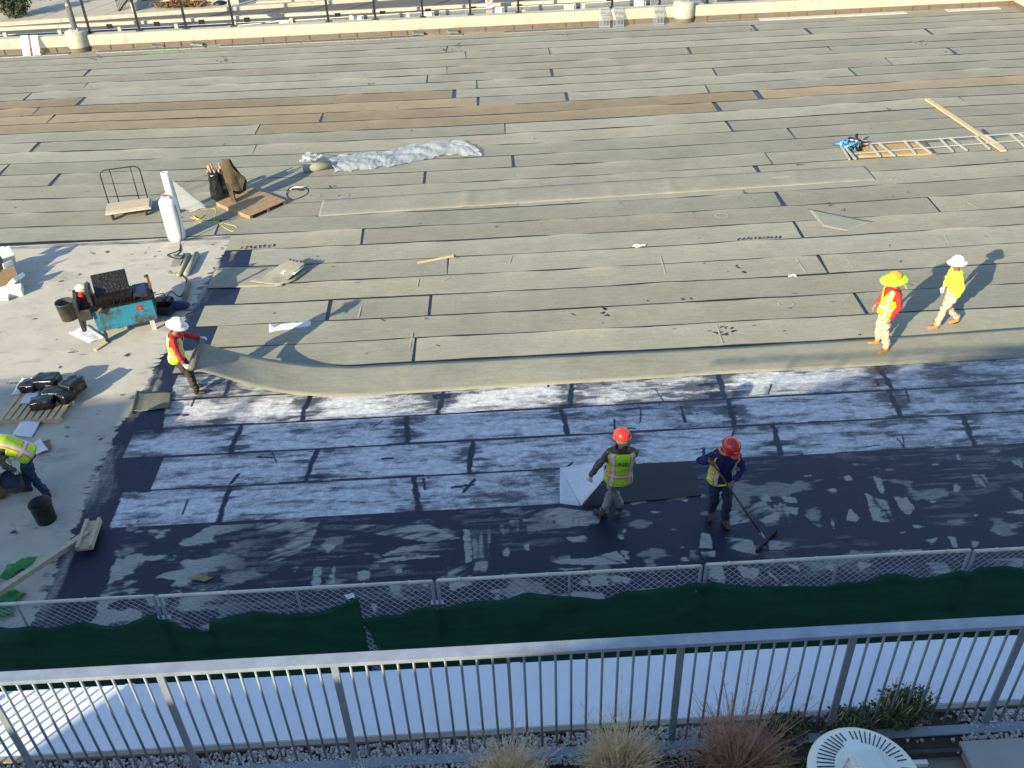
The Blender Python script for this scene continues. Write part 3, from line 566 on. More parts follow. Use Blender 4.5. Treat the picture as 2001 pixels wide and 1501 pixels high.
b = MB(); b.lathe([(.02,0),(.06,0),(.06,.006)],12,(.95,-.003,.63),M=Matrix.Rotation(R(90),3,'X')); b.box((.95,-.004,.68),(.12,.006,.04)); b.build('faded_decal', m_redp, tk)
MB().bar((.1,-.1,.03),(-.15,-.32,.03),.09,.03).build('chock', m_timb, ma)
# gear right of the mixer
t = empty('burner_kit', (G(330,612).x, G(330,612).y,0), label='black hose reel and torch gear heaped right of the blue mixer', cat='torch gear')
MB().box((-.15,.25,.12),(.42,.3,.24)).build('gear_box', m_black, t, bevel=.03); MB().ell((.18,.2,.08),(.28,.16,.1),14,8).build('canvas', m_blueclean, t, True); MB().ell((-.1,-.05,.08),(.2,.1,.09)).ell((.05,0,.06),(.1,.2,.07)).build('hose_bundle', m_rubber, t, True)
MB().tube([(-.3,.1,.02),(-.3,.15,.4),(-.05,.15,.45),(-.05,.2,.25),(-.15,.2,.25)],.012,6).build('bent_handle', m_black, t)
tag(cable('burner_hose', [G(352,480,.02),G(349,490,.02),G(327,499,.02),G(352,506,.02),G(360,495,.03),G(352,530,.02),G(364,548,.02),G(360,570,.03),G(350,580,.05),G(335,570,.3),G(325,582,.4),G(318,595,.2)], .013, m_rubber), 'black hose running from the gas cylinder over the rolled offcuts', 'hose')
tag(MB().tube([G(369,552,.06),G(358,592,.06)],.05,12).build('torch_barrel', mat('scorched_steel',(.2,.15,.11),.6,.5), None, True), 'brown scorched torch tube lying right of the mixer', 'torch')
tag(sheet('felt_offcut', (G(325,538),G(345,540),G(362,500),G(340,498)), 8,8, m_felt, .02, 3, .006), 'flat grey felt offcut beside two rolled ones near the mixer', 'felt offcut')
tag(MB().tube([G(349,538,.06),G(370,498,.06)],.055,14).build('felt_roll', m_felt, None, True), 'thin rolled grey felt offcut, left one of the pair', 'felt roll', 'rolled felt offcuts')
tag(MB().tube([G(364,536,.07),G(385,496,.07)],.07,14).build('felt_roll', m_felt, None, True), 'thicker rolled grey felt offcut, right one of the pair', 'felt roll', 'rolled felt offcuts')
# buckets
def bucket(loc, lab, h, r):
    t = empty('bucket', loc, label=lab, cat='bucket', group='black tar buckets')
    MB().lathe([(0,0),(r*.88,0),(r*.9,.01),(r,h-.03),(r*1.06,h-.03),(r*1.06,h),(r*.97,h),(r*.84,.02),(0,.02)],28).build('pail', m_dark if h > .44 else m_tarbl, t, True)
    MB().tube([(r*1.05*math.cos(a),r*1.05*math.sin(a),h-.06-.12*math.sin(a/1.0)) for a in [math.pi*k/12 for k in range(13)]],.006,5).build('handle', m_galv, t); return t
bucket(tuple(G(133,628)+Vector((0,.12,0))), 'dusty black bucket standing left of the blue mixer', .45, .195); bucket(tuple(G(87,1026)+Vector((0,.12,0))), 'black bucket standing beside the bending worker', .40, .18)
# papers, boxes
def crumpled(name, quad, m, amp, lab, cat, group=None, nx=10, ny=10, z=(0,0,0,0), th=.004, fr=4, seed=1, edge=.0):
    return tag(sheet(name, [G(q[0],q[1],.012+z[i]) for i,q in enumerate(quad)], nx, ny, m, amp, fr, th, seed=seed, edge=edge), lab, cat, group)
m_paperp = mat('stained_paper', (.70,.71,.73), .7, var=.05, dirt=(.03,.03,.035), ds=7, thr=.62)
crumpled('paper_sack', [(135,652),(175,671),(205,660),(170,635)], m_paperp, .03, 'tar spotted white paper sheet under the mixer front wheel', 'paper sheet')
crumpled('paper_sack', [(25,852),(62,856),(80,824),(38,826)], m_paper, .04, 'white printed paper sack flat on deck in front of the timber pallet', 'paper sack', z=(.02,0,.05,.03))
crumpled('paper_sack', [(64,893),(96,882),(80,861),(66,870)], m_paper, .05, 'white torn paper sack behind the bending worker', 'paper sack', z=(0,.03,.06,.05))
crumpled('cardboard_scrap', [(82,888),(102,879),(98,862),(82,862)], m_card, .05, 'torn brown cardboard edge beside the paper behind the bending worker', 'cardboard', edge=.05)
b = MB()
for px, py, z, sx, sy, sz, rz, rx, mi in ((8,530,.35,.34,.12,.55,.5,.5,0),(28,528,.45,.30,.30,.35,.7,.6,0),(38,560,.20,.34,.10,.5,1.2,.9,0),(10,560,.25,.8,.5,.06,.5,.5,1),(5,580,.12,.5,.4,.08,.1,.3,0),(35,572,.10,.35,.3,.2,.3,.1,0),(-25,550,.3,.8,.6,.5,.2,.3,1),(14,522,.5,.3,.2,.03,.1,1.,0),(30,545,.3,.25,.03,.5,.9,.2,0)):
    g = G(px, py); b.box((g.x,g.y-.1,z),(sx,sy,sz),mi=mi,M=Matrix.Rotation(rz,3,'Z') @ Matrix.Rotation(rx,3,'X'))
tag(b.build('box_heap', [m_white, m_card], None, bevel=.01), 'heap of torn white and brown cartons at the left edge', 'cartons')
# pallets
def pallet(loc, rz, L, W, lab, m, nb, gap=True):
    t = empty('pallet', loc, rz, label=lab, cat='pallet')
    for y in (0,.5,1): MB().box((L/2, .045+y*(W-.09), .055),(L,.09,.09)).build('stringer', m, t, bevel=.004)
    k = W/nb if not gap else 0
    for i in range(nb):
        x = (i+.5)*L/nb; MB().box((x, W/2, .111),(L/nb*(.72 if gap else .97), W, .022)).build('deck_board', m, t, bevel=.003)
    for x in (.06,L/2,L-.06): MB().box((x, W/2, .004),(.1,W,.014)).build('bottom_board', m, t)
    return t
q = G(0,818,.0); pallet((-9.87,14.70,0), R(-4), 1.27, 1.22, 'pale slatted pallet carrying black wrapped packs at left', m_timb, 9)
a0 = G(423,396,.12); pallet((-7.76,24.5,0), R(-42), 1.55, 1.25, 'brown boarded pallet on the felt carrying the draped brown felt', m_rustw := mat('brown_pallet_wood', (.33,.22,.12), .8, var=.3, vs_=4, st=(1,8,8), dirt=(.12,.07,.04), ds=3, thr=.58), 6, False)
packs = [((60,750),.36,.28,.2,'black wrapped pack with grey label on the far left of the pallet'),((95,745),.5,.34,.22,'large black wrapped pack at the back of the pallet'),((143,752),.36,.40,.28,'black wrapped pack overhanging right edge of the pallet'),((110,765),.5,.3,.16,'flat black wrapped pack in the middle of the pallet'),((127,768),.34,.3,.2,'shiny black wrapped pack near the front right of the pallet'),((84,782),.42,.26,.2,'black wrapped pack with pale stripe at the front of the pallet')]
for i, (q, sx, sy, sz, lab) in enumerate(packs):
    g = G(q[0], q[1], .25); b = bmesh.new(); bmesh.ops.create_cube(b, size=1); bmesh.ops.subdivide_edges(b, edges=b.edges, cuts=5, use_grid_fill=True)
    for v in b.verts:
        v.co = Vector((v.co.x*sx, v.co.y*sy, v.co.z*sz)); l_ = Vector((v.co.x/sx*2,v.co.y/sy*2,v.co.z/sz*2)); r_ = max(0, l_.length-1.25)*.18; v.co *= (1-r_); v.co += Vector([noise.noise(v.co*11+Vector((i*7,k*3,0)))*.03 for k in range(3)])
    mm = bpy.data.meshes.new('pack'); b.to_mesh(mm); b.free(); o = link('wrapped_pack', mm, m_blackbag, None, True); o.location = (g.x, g.y-.05, .125+sz/2+(.06 if i in (1,3) else 0)); o.rotation_euler = (0,0,R([-10,-5,-25,-3,-30,5][i])); tag(o, lab, 'wrapped pack', 'black packs on the slatted pallet')
crumpled('paper_liner', [(22,772),(85,760),(78,738),(45,738)], m_paper, .03, 'white paper liner under the packs at left side of the pallet', 'paper sheet', z=(.12,.12,.13,.13)); crumpled('paper_liner', [(100,790),(135,790),(150,760),(128,762)], m_paper, .02, 'white paper liner under the packs at right side of the pallet', 'paper sheet', z=(.12,.05,.13,.13)); crumpled('paper_liner', [(40,790),(72,788),(80,760),(55,762)], m_paper, .03, 'white torn paper lying on the slats at front left of the packs', 'paper sheet', z=(.12,.12,.13,.13))
# bucket held by bending worker, brown bag
bg_ = empty('sack_heap', tuple(G(0,975)), label='brown paper sack slumped below the bending worker', cat='sack'); MB().ell((-.1,.1,.22),(.32,.25,.26),16,10).build('sack', m_card, bg_, True)
# cylinder, upright roll
g = G(343,472); cy = empty('gas_cylinder', (g.x, g.y+.2, 0), label='tall white gas cylinder standing at the membrane edge', cat='gas cylinder')
MB().lathe([(.21,0),(.22,.01),(.22,.05),(.225,.06),(.23,.09),(.23,1.0),(.218,1.07),(.17,1.13),(.09,1.16),(0,1.17)],32).build('tank', m_white, cy, True)
b = MB(); b.lathe([(.12,1.1),(.125,1.22),(.115,1.22),(.11,1.1)],24); b.build('collar', m_white, cy, True); MB().tube([(0,0,1.12),(0,0,1.24)],.025,8).tube([(-.05,0,1.22),(.07,0,1.20)],.022,8).build('valve', m_redp, cy)
tag(cable('regulator_hose', [(g.x+.05,g.y+.2,1.22),(g.x+.18,g.y+.12,1.05),(g.x+.24,g.y+.0,.6),(g.x+.22,g.y-.1,.2),G(352,478,.02),G(353,490,.02),G(345,498,.02)], .012, m_rubber), 'black hose hanging down the side of the gas cylinder', 'hose')
g = G(343,418); up = empty('upright_roll', (g.x,g.y,0), label='white film roll standing on end behind the gas cylinder', cat='film roll')
MB().lathe([(.105,0),(.105,1.22),(.06,1.22),(.06,1.0)],24).build('roll', m_white, up, True); 
s_ = sheet('loose_film', [(.1,0,1.0),(.12,.03,.05),(.85,.1,.02),(.8,.15,.12)], 10,10, m_poly, .06, 3, .003, parent=up)
# platform cart
A = G(208,414,.28); ct = empty('platform_cart', (A.x,A.y-.02,0), R(13.4), label='grey platform cart with bent tube handle standing on the felt', cat='cart')
MB().box((.56,.3,.26),(1.16,.62,.05)).build('deck', m_timbx, ct, bevel=.02); MB().box((.56,.3,.22),(1.2,.66,.035)).build('deck_frame', m_galvd, ct)
b = MB(); b.tube([(.03,.58,.28),(.03,.58,1.12),(.07,.58,1.2),(.16,.58,1.24),(.94,.58,1.24),(1.03,.58,1.2),(1.07,.58,1.12),(1.07,.58,.28)],.016,8); b.tube([(.3,.58,.28),(.3,.58,1.24)],.014,8); b.tube([(.84,.58,.28),(.84,.58,1.24)],.014,8); b.build('handle_frame', m_black, ct, True)
for x, y in ((.12,.06),(1.0,.06),(.12,.54),(1.0,.54)):
    wl = MB().tube([(x-.025,y,.085),(x+.025,y,.085)],.085,16).build('wheel', m_rubber, ct); MB().box((x,y,.16),(.07,.07,.09)).build('caster_fork', m_rust, wl)
# bag of offcuts and felt on the pallet
g = G(433,392); bgt = empty('rubble_bag', (g.x,g.y,0), label='full black plastic sack with cardboard tubes poking out', cat='sack')
b = bmesh.new(); bmesh.ops.create_uvsphere(b, u_segments=28, v_segments=22, radius=1)
for v in b.verts:
    z = (v.co.z+1)/2; rr = (.24+.03*math.sin(z*7))*(1 if z < .85 else 1.05); ph = math.atan2(v.co.y, v.co.x); s_ = min(1, math.sin(math.acos(max(-1,min(1,v.co.z))))**.35+.0)
    v.co = Vector((math.cos(ph)*rr*s_, math.sin(ph)*rr*s_, z*.92)); v.co += Vector([noise.noise(v.co*9+Vector((k*5,0,0)))*.035 for k in range(3)])
mm = bpy.data.meshes.new('bag'); b.to_mesh(mm); b.free(); link('plastic_bag', mm, m_blackbag, bgt, True)
m_tubeend = mat('card_tube', (.40,.22,.13), .7, var=.3)
for i in range(9):
    a = i*.7; x, y = .13*math.cos(a), .10*math.sin(a); MB().tube([(x,y,.7),(x*1.5,y*1.5,1.02+.1*math.sin(i*2.3))],.032,10).build('card_tube', m_tubeend, bgt, True)
g = G(462,398); V = Vector
# felt piece: folded stiff felt standing, wide at mid, pointed foot
fl4 = [(-.17,.06,1.16),(.06,.06,1.20),(.12,.02,.95),(.40,0,.62),(.26,0,.28),(.02,-.10,.34),(.08,-.08,-.0),(-.06,-.10,.0),(-.12,-.10,.42),(-.16,-.02,.7)]
fp = empty('draped_felt', (g.x,g.y+.05,.125), label='dark brown felt piece standing folded against the black sack on the pallet', cat='felt piece')
def fold(name, pts, thick, m, par, seed):
    b = bmesh.new(); f = [b.verts.new(p) for p in pts]; fc = b.faces.new(f); r_ = bmesh.ops.triangulate(b, faces=[fc]); bmesh.ops.subdivide_edges(b, edges=b.edges, cuts=5, use_grid_fill=True)
    for v in b.verts: v.co.y += noise.noise(v.co*4+V((seed,0,0)))*.07-.12*math.sin((v.co.x+.2)*5)
    r_ = bmesh.ops.solidify(b, geom=b.faces, thickness=thick); bmesh.ops.recalc_face_normals(b, faces=b.faces); me = bpy.data.meshes.new(name); b.to_mesh(me); b.free(); return link(name, me, m, par)
fold('front_fold', fl4, .02, m_feltbrown, fp, 1); fold('back_fold', [(-.1,.15,1.1),(.08,.15,1.15),(.2,.2,.8),(.36,.2,.45),(.30,.2,.18),(.1,.15,.1),(-.1,.15,.2)], .02, m_feltbrown, fp, 5); MB().tube([(-.03,-.12,.0),(-.08,-.05,.5),(-.1,.02,.9)],[.06,.08,.09],10).build('rolled_edge', m_feltbrown, fp, True)
# cords
tag(cable('yellow_cord', [G(372,425,.01),G(395,432,.01),G(380,436,.01),G(400,420,.01),G(388,428,.03),G(378,422,.02),G(400,440,.01),G(425,436,.01),G(440,446,.01),G(455,452,.01),G(462,444,.01),G(445,438,.01),G(420,432,.01),G(422,412,.01),G(412,408,.01),G(370,414,.01)], .010, m_yel), 'yellow cord tangled on the felt behind the gas cylinder', 'cord')
tag(cable('white_cable', [G(562,373,.02),G(566,367,.05),G(580,364,.03),G(598,368,.02),G(602,376,.02),G(592,384,.02),G(572,390,.02),G(560,382,.02),G(566,370,.05),G(590,372,.04),G(578,366,.06)], .012, m_rubber), 'dark loop of cable lying right of the brown pallet', 'cable'); tag(cable('cable_tie', [G(567,371,.06),G(575,366,.08),G(590,366,.06),G(596,364,.05)], .02, m_white), 'white strip wound on the loop of dark cable', 'strip')
# plastic film on felt, roll wrapped
def pfn(p, u, v):
    p.z += .11*abs(noise.noise(Vector((u*8+v*1.0, v*2.4, 2))))+.07*math.sin(math.pi*v)*(.6+.4*math.sin(u*9))+.03*abs(noise.noise(Vector((u*26-v*3,v*4,7)))); return p
tag(sheet('plastic_film', [G(655,334,.02),G(942,310,.02),G(912,283,.02),G(636,305,.02)], 90, 18, m_poly, .03, 4, .003, fn=lambda p,u,v: pfn(p+Vector((0, .45*math.sin((u-.45)*5.)*.9*(1 if u > .35 else .35),0)),u,v), smooth=False, edge=.10), 'long crumpled clear plastic film lying on the felt', 'plastic film')
pr = empty('wrapped_roll', (0,0,0), label='short grey felt roll partly wrapped in clear plastic', cat='felt roll')
MB().tube([G(592,330,.11),G(648,322,.11)],.13,18).build('roll', m_felt, pr, True); sheet('wrapping', [G(586,322,.05),G(612,318,.25),G(640,306,.1),G(596,304,.1)], 16,10, m_poly, .12, 6, .003, parent=pr, smooth=False)
# small strips and scraps
crumpled('white_offcut', [(526,650),(607,637),(608,628),(526,633)], m_paper, .015, 'white strip of fleece lying on the felt near the roll handler shadow', 'fleece strip', nx=20, ny=5)
tag(MB().bar(G(816,514,.02), G(886,500,.03), .05, .04).build('wood_stake', m_timb), 'short pointed timber stake lying on the felt', 'stake'); 
crumpled('paper_scrap', [(1235,485),(1262,482),(1264,478),(1238,479)], m_paper, .05, 'crumpled white scrap on the felt at centre', 'scrap', fr=12); crumpled('paper_scrap', [(1540,541),(1556,541),(1556,536),(1542,537)], m_paper, .04, 'tiny white scrap left of the yellow-hatted worker', 'scrap', fr=12)
crumpled('mesh_offcut', [(1608,442),(1655,452),(1706,434),(1578,408)], mat('ribbed_felt',(.27,.275,.22),.85,var=.12,vs_=10,st=(1,6,1)), .015, 'stiff ribbed grey-green offcut lying loose on the felt', 'felt offcut')
tag(sheet('curled_offcut', [G(488,551,.03),G(548,559,.05),G(600,521,.12),G(566,515,.10)], 24,14, m_felt, .03, 3, .006, fn=lambda p,u,v: p+Vector((0,0,.05*abs(math.sin(u*16))*v+.08*v*v))), 'grey ridged felt offcut with a curled edge lying on the membrane', 'felt offcut')
b = MB(); 
for a, c in (((552,534),(568,516)),((573,536),(592,520))): b.bar(G(*a,.14),G(*c,.17),.07,.02)
tag(b.build('white_strip', m_white), 'pair of white strips resting on the ridged felt offcut', 'strips')
tag(MB().tube([G(538,558,.05),G(572,548,.05),G(596,530,.06)],.035,8).build('felt_roll', m_felt, None, True), 'narrow rolled edge strip in front of the ridged felt offcut', 'felt roll')
tag(sheet('felt_patch', [G(404,563,.022),G(545,560,.022),G(548,518,.022),G(423,526,.022)], 14,8, m_felt, .008, 2, .006), 'loose pale felt piece laid at the ragged membrane edge', 'felt piece')
tag(sheet('folded_felt', [G(254,806,.03),G(333,797,.02),G(336,766,.03),G(268,768,.05)], 16,10, m_feltdark, .02, 2, .006, fn=lambda p,u,v: p+Vector((0,0,.10*max(0,.25-u)*4*.5))), 'grey felt piece with curled left edge on the deck corner', 'felt piece'); tag(MB().tube([G(256,804,.05),G(270,767,.06)],.045,12).build('curled_edge', m_feltdark, None, True), 'curl of the grey felt piece on the deck corner', 'felt roll')
# long overlay strip
def sstep1(x): x = max(0,min(1,x)); return x*x*(3-2*x)
def ovf(p, u, v):
    for c_, a_ in ((.26,.022),(.33,.01),(.52,.012),(.63,.014),(.86,.01)): p.z += a_*math.exp(-((u-c_-.004*v)*170)**2*.3)
    p.z -= .024*(1-sstep1(min(v,1-v)/.14)); return p
tag(sheet('felt_overlay', [G(622,422,.030),G(1712,351,.030),G(1687,322,.030),G(632,389,.030)], 300,12, m_felt, .003, 1.2, .004, fn=ovf), 'long narrow strip of felt laid over the rows, wrinkled across', 'felt strip')
# chalk rings
b = MB()
for px, py in ((1831,343),(1753,351),(1737,360),(1742,350),(1712,344),(1683,351),(1672,348),(1410,423),(1467,482),(1535,596),(670,384),(615,385),(1680,690)):
    g = G(px, py); r_ = .17; b.lathe([(r_-.02,0),(r_+.01,0),(r_+.01,.002),(r_-.02,.002)], 20, (g.x,g.y,.024), sy=.8)
for (a, c) in (((1555,505),(1575,533)),((1650,500),(1668,524)),((1845,460),(1855,478)),((1890,395),(1908,405)),((815,560),(818,545)),((995,515),(1000,500)),((1400,635),(1412,672)),((865,550),(880,540)),((1290,500),(1300,535)),((700,620),(705,600)),((800,680),(806,650))):
    b.bar(G(*a,.024), G(*c,.024), .035, .002)
tag(b.build('chalk_marks', mat('chalk', (.385,.375,.31), .9)), kind='structure')
b = MB(); rm = random.Random(21)
def smudge(px, py, dx, dy, wd=.03):
    a, c = G(px,py,.026), G(px+dx,py+dy,.026); pts = []
    for i in range(5): pts.append(a.lerp(c,i/4)+Vector((rm.gauss(0,.015),rm.gauss(0,.015),0)))
    for i in range(4): b.bar(pts[i], pts[i+1], wd*rm.uniform(.4,1.3), .002+.0003*i)
for i in range(8): smudge(470+i*9, 487-i*.6, 3, -6)
for i in range(11): smudge(1442+i*8, 469-i*.4, 4, -4, .04)
for px, py in ((885,100),(897,101),(905,86),(890,90),(870,97),(430,118),(441,114),(448,121),(180,112),(195,110),(1470,60),(1783,83),(1795,80),(1810,84),(1865,100),(1872,106),(1852,101),(725,165),(1446,362),(1405,650),(1412,640),(1433,645),(1418,655),(1180,605),(1187,612),(1440,520),(1448,530),(1620,400),(1650,410),(1560,320),(1740,215),(650,365),(1455,376)):
    for q in range(3): smudge(px+rm.uniform(-7,7), py+rm.uniform(-3,3), rm.uniform(-9,9), rm.uniform(-3,3), .035)
for _ in range(90):
    px, py = rm.uniform(0,2000), rm.uniform(90,700)
    if px < 480 and py > 440: continue
    smudge(px, py, rm.uniform(-4,9), rm.uniform(-2,3), .016)
tag(b.build('tar_smudges', m_tar), kind='structure')
# ladder like frame, boards
m_zn = mat('grey_tube', (.50,.50,.46), .5, .4)
tag(sheet('osb_board', [G(1678,308,.03),G(1832,302,.03),G(1808,274,.03),G(1678,282,.03)], 8,6, m_osb, .002, 2, .012), 'chipboard sheet lying under the steel frame', 'board')
fr = empty('tube_rack', tuple(G(1665,300)), label='long steel tube frame with paired cross bars lying on the felt', cat='frame')
L_ = [];  a, c = G(1666,283,.14), G(2010,259,.14); a2, c2 = G(1670,300,.10), G(2010,273,.10)
b = MB(); b.bar(a, c, .03, .03); b.bar(a2, c2, .03, .03); b.build('rail', m_zn, fr)
for p0, p1 in (((1642,282),(1660,312)),((1648,283),(1672,311)),((1698,280),(1720,306)),((1718,280),(1749,305)),((1767,275),(1789,301)),((1788,275),(1820,300)),((1836,270),(1862,296)),((1857,270),(1890,294)),((1906,266),(1934,291)),((1926,264),(1962,289)),((1974,261),(2003,286)),((1992,261),(2030,284))):
    MB().bar(G(*p0,.12), G(*p1,.07), .05, .05).build('cross_bar', m_zn, fr)
fixp(fr)
tag(MB().bar(G(1812,194,.05), G(1962,295,.08), .17, .04).build('timber_plank', m_timb), 'long fresh timber plank lying across the steel frame', 'plank')
tag(MB().bar(G(1920,254,.05), G(1945,276,.05), .06, .05).build('dark_bar', m_dark), 'short dark bar lying beside the timber plank', 'bar')
bb = empty('harness_bundle', tuple(G(1655,290)), label='tangled blue and black harness heaped at left end of the steel frame', cat='harness'); rb = random.Random(4)
m_bl2 = mat('light_blue_fabric', (.10,.30,.55), .6, var=.3)
for i, (m_, nme) in enumerate(((m_bl2,'blue_strap'),(m_dark,'black_strap'),(m_white,'white_strap'))):
    b = MB()
    for _ in range(7 if i < 2 else 2): b.tube([(rb.gauss(.05+.12*i,.18),rb.gauss(0,.22),abs(rb.gauss(.1,.08))+.03) for _ in range(5)], (.045,.02)[i > 1], 6)
    b.build(nme, m_, bb, True)
# front-left timber and block, green cloth
tb = tag(MB().bar(G(-40,1182,.30), G(172,1042,.12), .10, .09).build('timber_prop', m_timbx), 'long timber running in from the left to a grey timber block', 'timber'); bo = empty('timber_block', (0,0,0), label='weathered timber channel block on the black coated edge', cat='timber'); 
a, c = G(184,1019,.10), G(165,1074,.12); MB().bar(a, c, .26, .05).build('base_board', m_timbx, bo, bevel=.004)
d = (c-a).normalized().cross(Vector((0,0,1)))*.10
for s_ in (-1,1): MB().bar(a+d*s_+Vector((0,0,.05)), c+d*s_+Vector((0,0,.05)), .05,.06).build('side_rail', m_timbx, bo)
for q, lab, sd_ in (([(-5,1140),(48,1118),(82,1086),(20,1105)], 'bright green cloth crumpled behind the long timber', 1),([(-5,1185),(20,1190),(52,1162),(-5,1152)], 'bright green cloth half hidden below the long timber', 4),([(-5,1215),(30,1205),(25,1180),(-5,1180)], 'bright green cloth behind the mesh fence at lower left', 8)):
    crumpled('green_cloth', q, m_gp, .10, lab, 'cloth', nx=16, ny=12, fr=5, seed=sd_, edge=.08)
crumpled('leaf_scrap', [(375,1132),(400,1136),(418,1128),(392,1123)], mat('tan_stain',(.28,.19,.10),.8), .01, 'tan patch of litter on the black coating near the fence', 'scrap', edge=.05)
# ================================================================= FENCE AND TERRACE
FY = 8.27
m_screen = mat('green_screen_mesh', (.007,.090,.054), .75, var=.25, vs_=3, st=(.5,1,6), bump=.3, bs=40)
def weave(m, a):
    n = m.node_tree.nodes; l = m.node_tree.links; p = n['Principled BSDF']; p.inputs['Transmission Weight'].default_value = 0
    out = n['Material Output']; tr = n.new('ShaderNodeBsdfTranslucent'); tr.inputs[0].default_value = (.01,.16,.07,1); mx = n.new('ShaderNodeMixShader'); mx.inputs[0].default_value = .25
    l.new(p.outputs[0], mx.inputs[1]); l.new(tr.outputs[0], mx.inputs[2]); t2 = n.new('ShaderNodeBsdfTransparent'); m2 = n.new('ShaderNodeMixShader'); m2.inputs[0].default_value = a
    l.new(mx.outputs[0], m2.inputs[1]); l.new(t2.outputs[0], m2.inputs[2]); l.new(m2.outputs[0], out.inputs[0])
weave(m_screen, .13)
m_post = mat('dull_zinc', (.24,.29,.34), .5, .1, var=.12, vs_=7)
m_wire = mat('fence_wire', (.42,.45,.50), .45, .5, var=.1)
posts = [-8.1,-4.56,-1.0,2.46,5.93,9.4]; tops = [1.87,1.88,1.88,1.90,1.88,1.86]
shot = ['leftmost','second from left','third from left','fourth from left','rightmost']
dz_top = {0:(.22,.36),1:(.42,.30),2:(.34,.36),3:(.30,.30),4:(.34,.30)}
for i in range(5):
    x0, x1 = posts[i]+.035, posts[i+1]-.035; y = FY; z0 = .05; z1 = 1.88+[0,-.01,.0,.02,.0][i]; t = empty('mesh_fence_panel', (x0,y,0), label=f'galvanised chain link fence panel, {shot[i]} of five', cat='fence panel', group='chain link fence panels'); W = x1-x0
    MB().tube([(0,0,z0),(0,0,z1)],.022,10).tube([(W,0,z0),(W,0,z1)],.022,10).tube([(0,0,z0+.05),(W,0,z0+.05)],.02,8).build('frame', m_post, t, True); MB().tube([(0,0,z1),(W,0,z1)],.024,10).build('top_bar', m_galvd, t, True)
    MB().tube([(W*.5,0,z0),(W*.5,0,z1)],.018,8).build('mid_post', m_post, t, True)
    for k in range(6): MB().lathe([(.032,-.012),(.032,.012)],10,(W*(k+.5)/6,0,z1),M=Matrix.Rotation(R(90),3,'Y')).build('tie_band', m_galvd, t)
    b = MB(); n = int((W+z1)/.10); Hh = z1-.06-z0
    for q in range(n+2):
        for s_ in (1,-1):
            xs = q*.10; pts = []
            X0, X1 = (xs-Hh, xs) if s_ > 0 else (xs, xs-Hh)   # bottom x, top x
            lo, hi = 0., 1.
            for u in (0,1): pass
            dx = X1-X0
            us = sorted(((0-X0)/dx, (W-X0)/dx)); lo, hi = max(0, us[0]), min(1, us[1])
            if hi-lo > .02:
                P0 = Vector((X0+dx*lo, .004*s_, z0+.05+Hh*lo)); P1 = Vector((X0+dx*hi, .004*s_, z0+.05+Hh*hi)); b.tube([P0,P1], .0029, 4, cap=False)
    b.build('wire_mesh', m_wire, t, fixn=False)
# clamps
for i, x in enumerate(posts[1:5]):
    cl = MB()
    for z in (.5, 1.45): cl.box((x,FY,z),(.16,.07,.05))
    tag(cl.build('panel_clamp', m_galv), f'steel clamp joining fence panels, {["first","second","third","fourth"][i]} joint from left', 'clamp', 'clamps at the fence joints')
# green screens
ed = [(-8.4,1.60),(-6.9,1.52),(-6.2,1.66),(-5.2,1.38),(-4.7,1.45),(-4.25,1.60),(-4.0,1.60)]
TOPS = {0:[(-9.,1.62),(-7.3,1.58),(-6.9,1.64),(-6.4,1.55),(-5.6,1.50),(-5.0,1.50),(-4.62,1.62),(-4.5,1.50)],
 1:[(-4.5,1.50),(-4.3,1.38),(-4.0,1.26),(-3.93,1.52),(-3.2,1.55),(-2.6,1.47),(-2.2,1.62),(-2.02,1.72)],
 2:[(-1.96,1.34),(-1.5,1.36),(-.95,1.48),(-.3,1.52),(.5,1.64),(1.2,1.56),(2.1,1.60),(2.5,1.68)],
 3:[(2.5,1.68),(2.8,1.58),(3.4,1.52),(4.2,1.52),(5.0,1.60),(5.6,1.54),(5.97,1.62)], 4:[(5.97,1.62),(6.4,1.68),(7.2,1.58),(9.4,1.6)]}
scr = [((-9,-1.99),TOPS[0]+TOPS[1][1:],'dark green privacy screen tied to the fence, left of the gap'),((-1.95,9.4),TOPS[2]+TOPS[3][1:]+TOPS[4][1:],'dark green privacy screen tied to the fence, right of the gap')]
for (x0,x1), tp, lab in scr:
    nx = int((x1-x0)/.05); nz = 26; V_ = []; xs = [a[0] for a in tp]; zs = [a[1] for a in tp]
    for j in range(nz+1):
        for i in range(nx+1):
            x = x0+(x1-x0)*i/nx; zt = float(np.interp(x, xs, zs))+.010*noise.noise(Vector((x*5,0,0))); z = .0+zt*j/nz
            y = FY-.045-.16*abs(noise.noise(Vector((x*.7+z*.5, z*1.8, 3))))-.05*noise.noise(Vector((x*2.2, z*3+x*1.3, 8)))-.018*noise.noise(Vector((x*7, z*4+x*3, 5)))
            pr_ = min(abs(x-p_) for p_ in posts); y -= .05*math.exp(-(pr_/.05)**2)+.03*math.sin(x*9+z*2.5)*math.exp(-((z-zt)/.5)**2)*.5; y -= .03*math.exp(-((z-zt+.05)/.04)**2)
            if x0 > -3 and x < -1.6: x2 = x+.10*math.sin(z*3)*(1-min(1,(x+1.95)/.35)); 
            else: x2 = x
            V_.append((x2,y,z))
    nn = (nx+1); F_ = [(j*nn+i, j*nn+i+1, (j+1)*nn+i+1, (j+1)*nn+i) for j in range(nz) for i in range(nx)]
    o = MB().add(V_, F_).build('privacy_screen', m_screen, None, True); sm = o.modifiers.new('s','SOLIDIFY'); sm.thickness = .003; tag(o, lab, 'privacy screen', 'green screens on the fence')
crumpled('bent_paper', [(680,1172),(694,1168),(690,1160),(672,1164)], m_paper, .02, 'small white paper caught at the top of the green screen', 'scrap')
bpy.data.objects['bent_paper'].location = (0,-1.45,1.62) if False else (0,0,0)
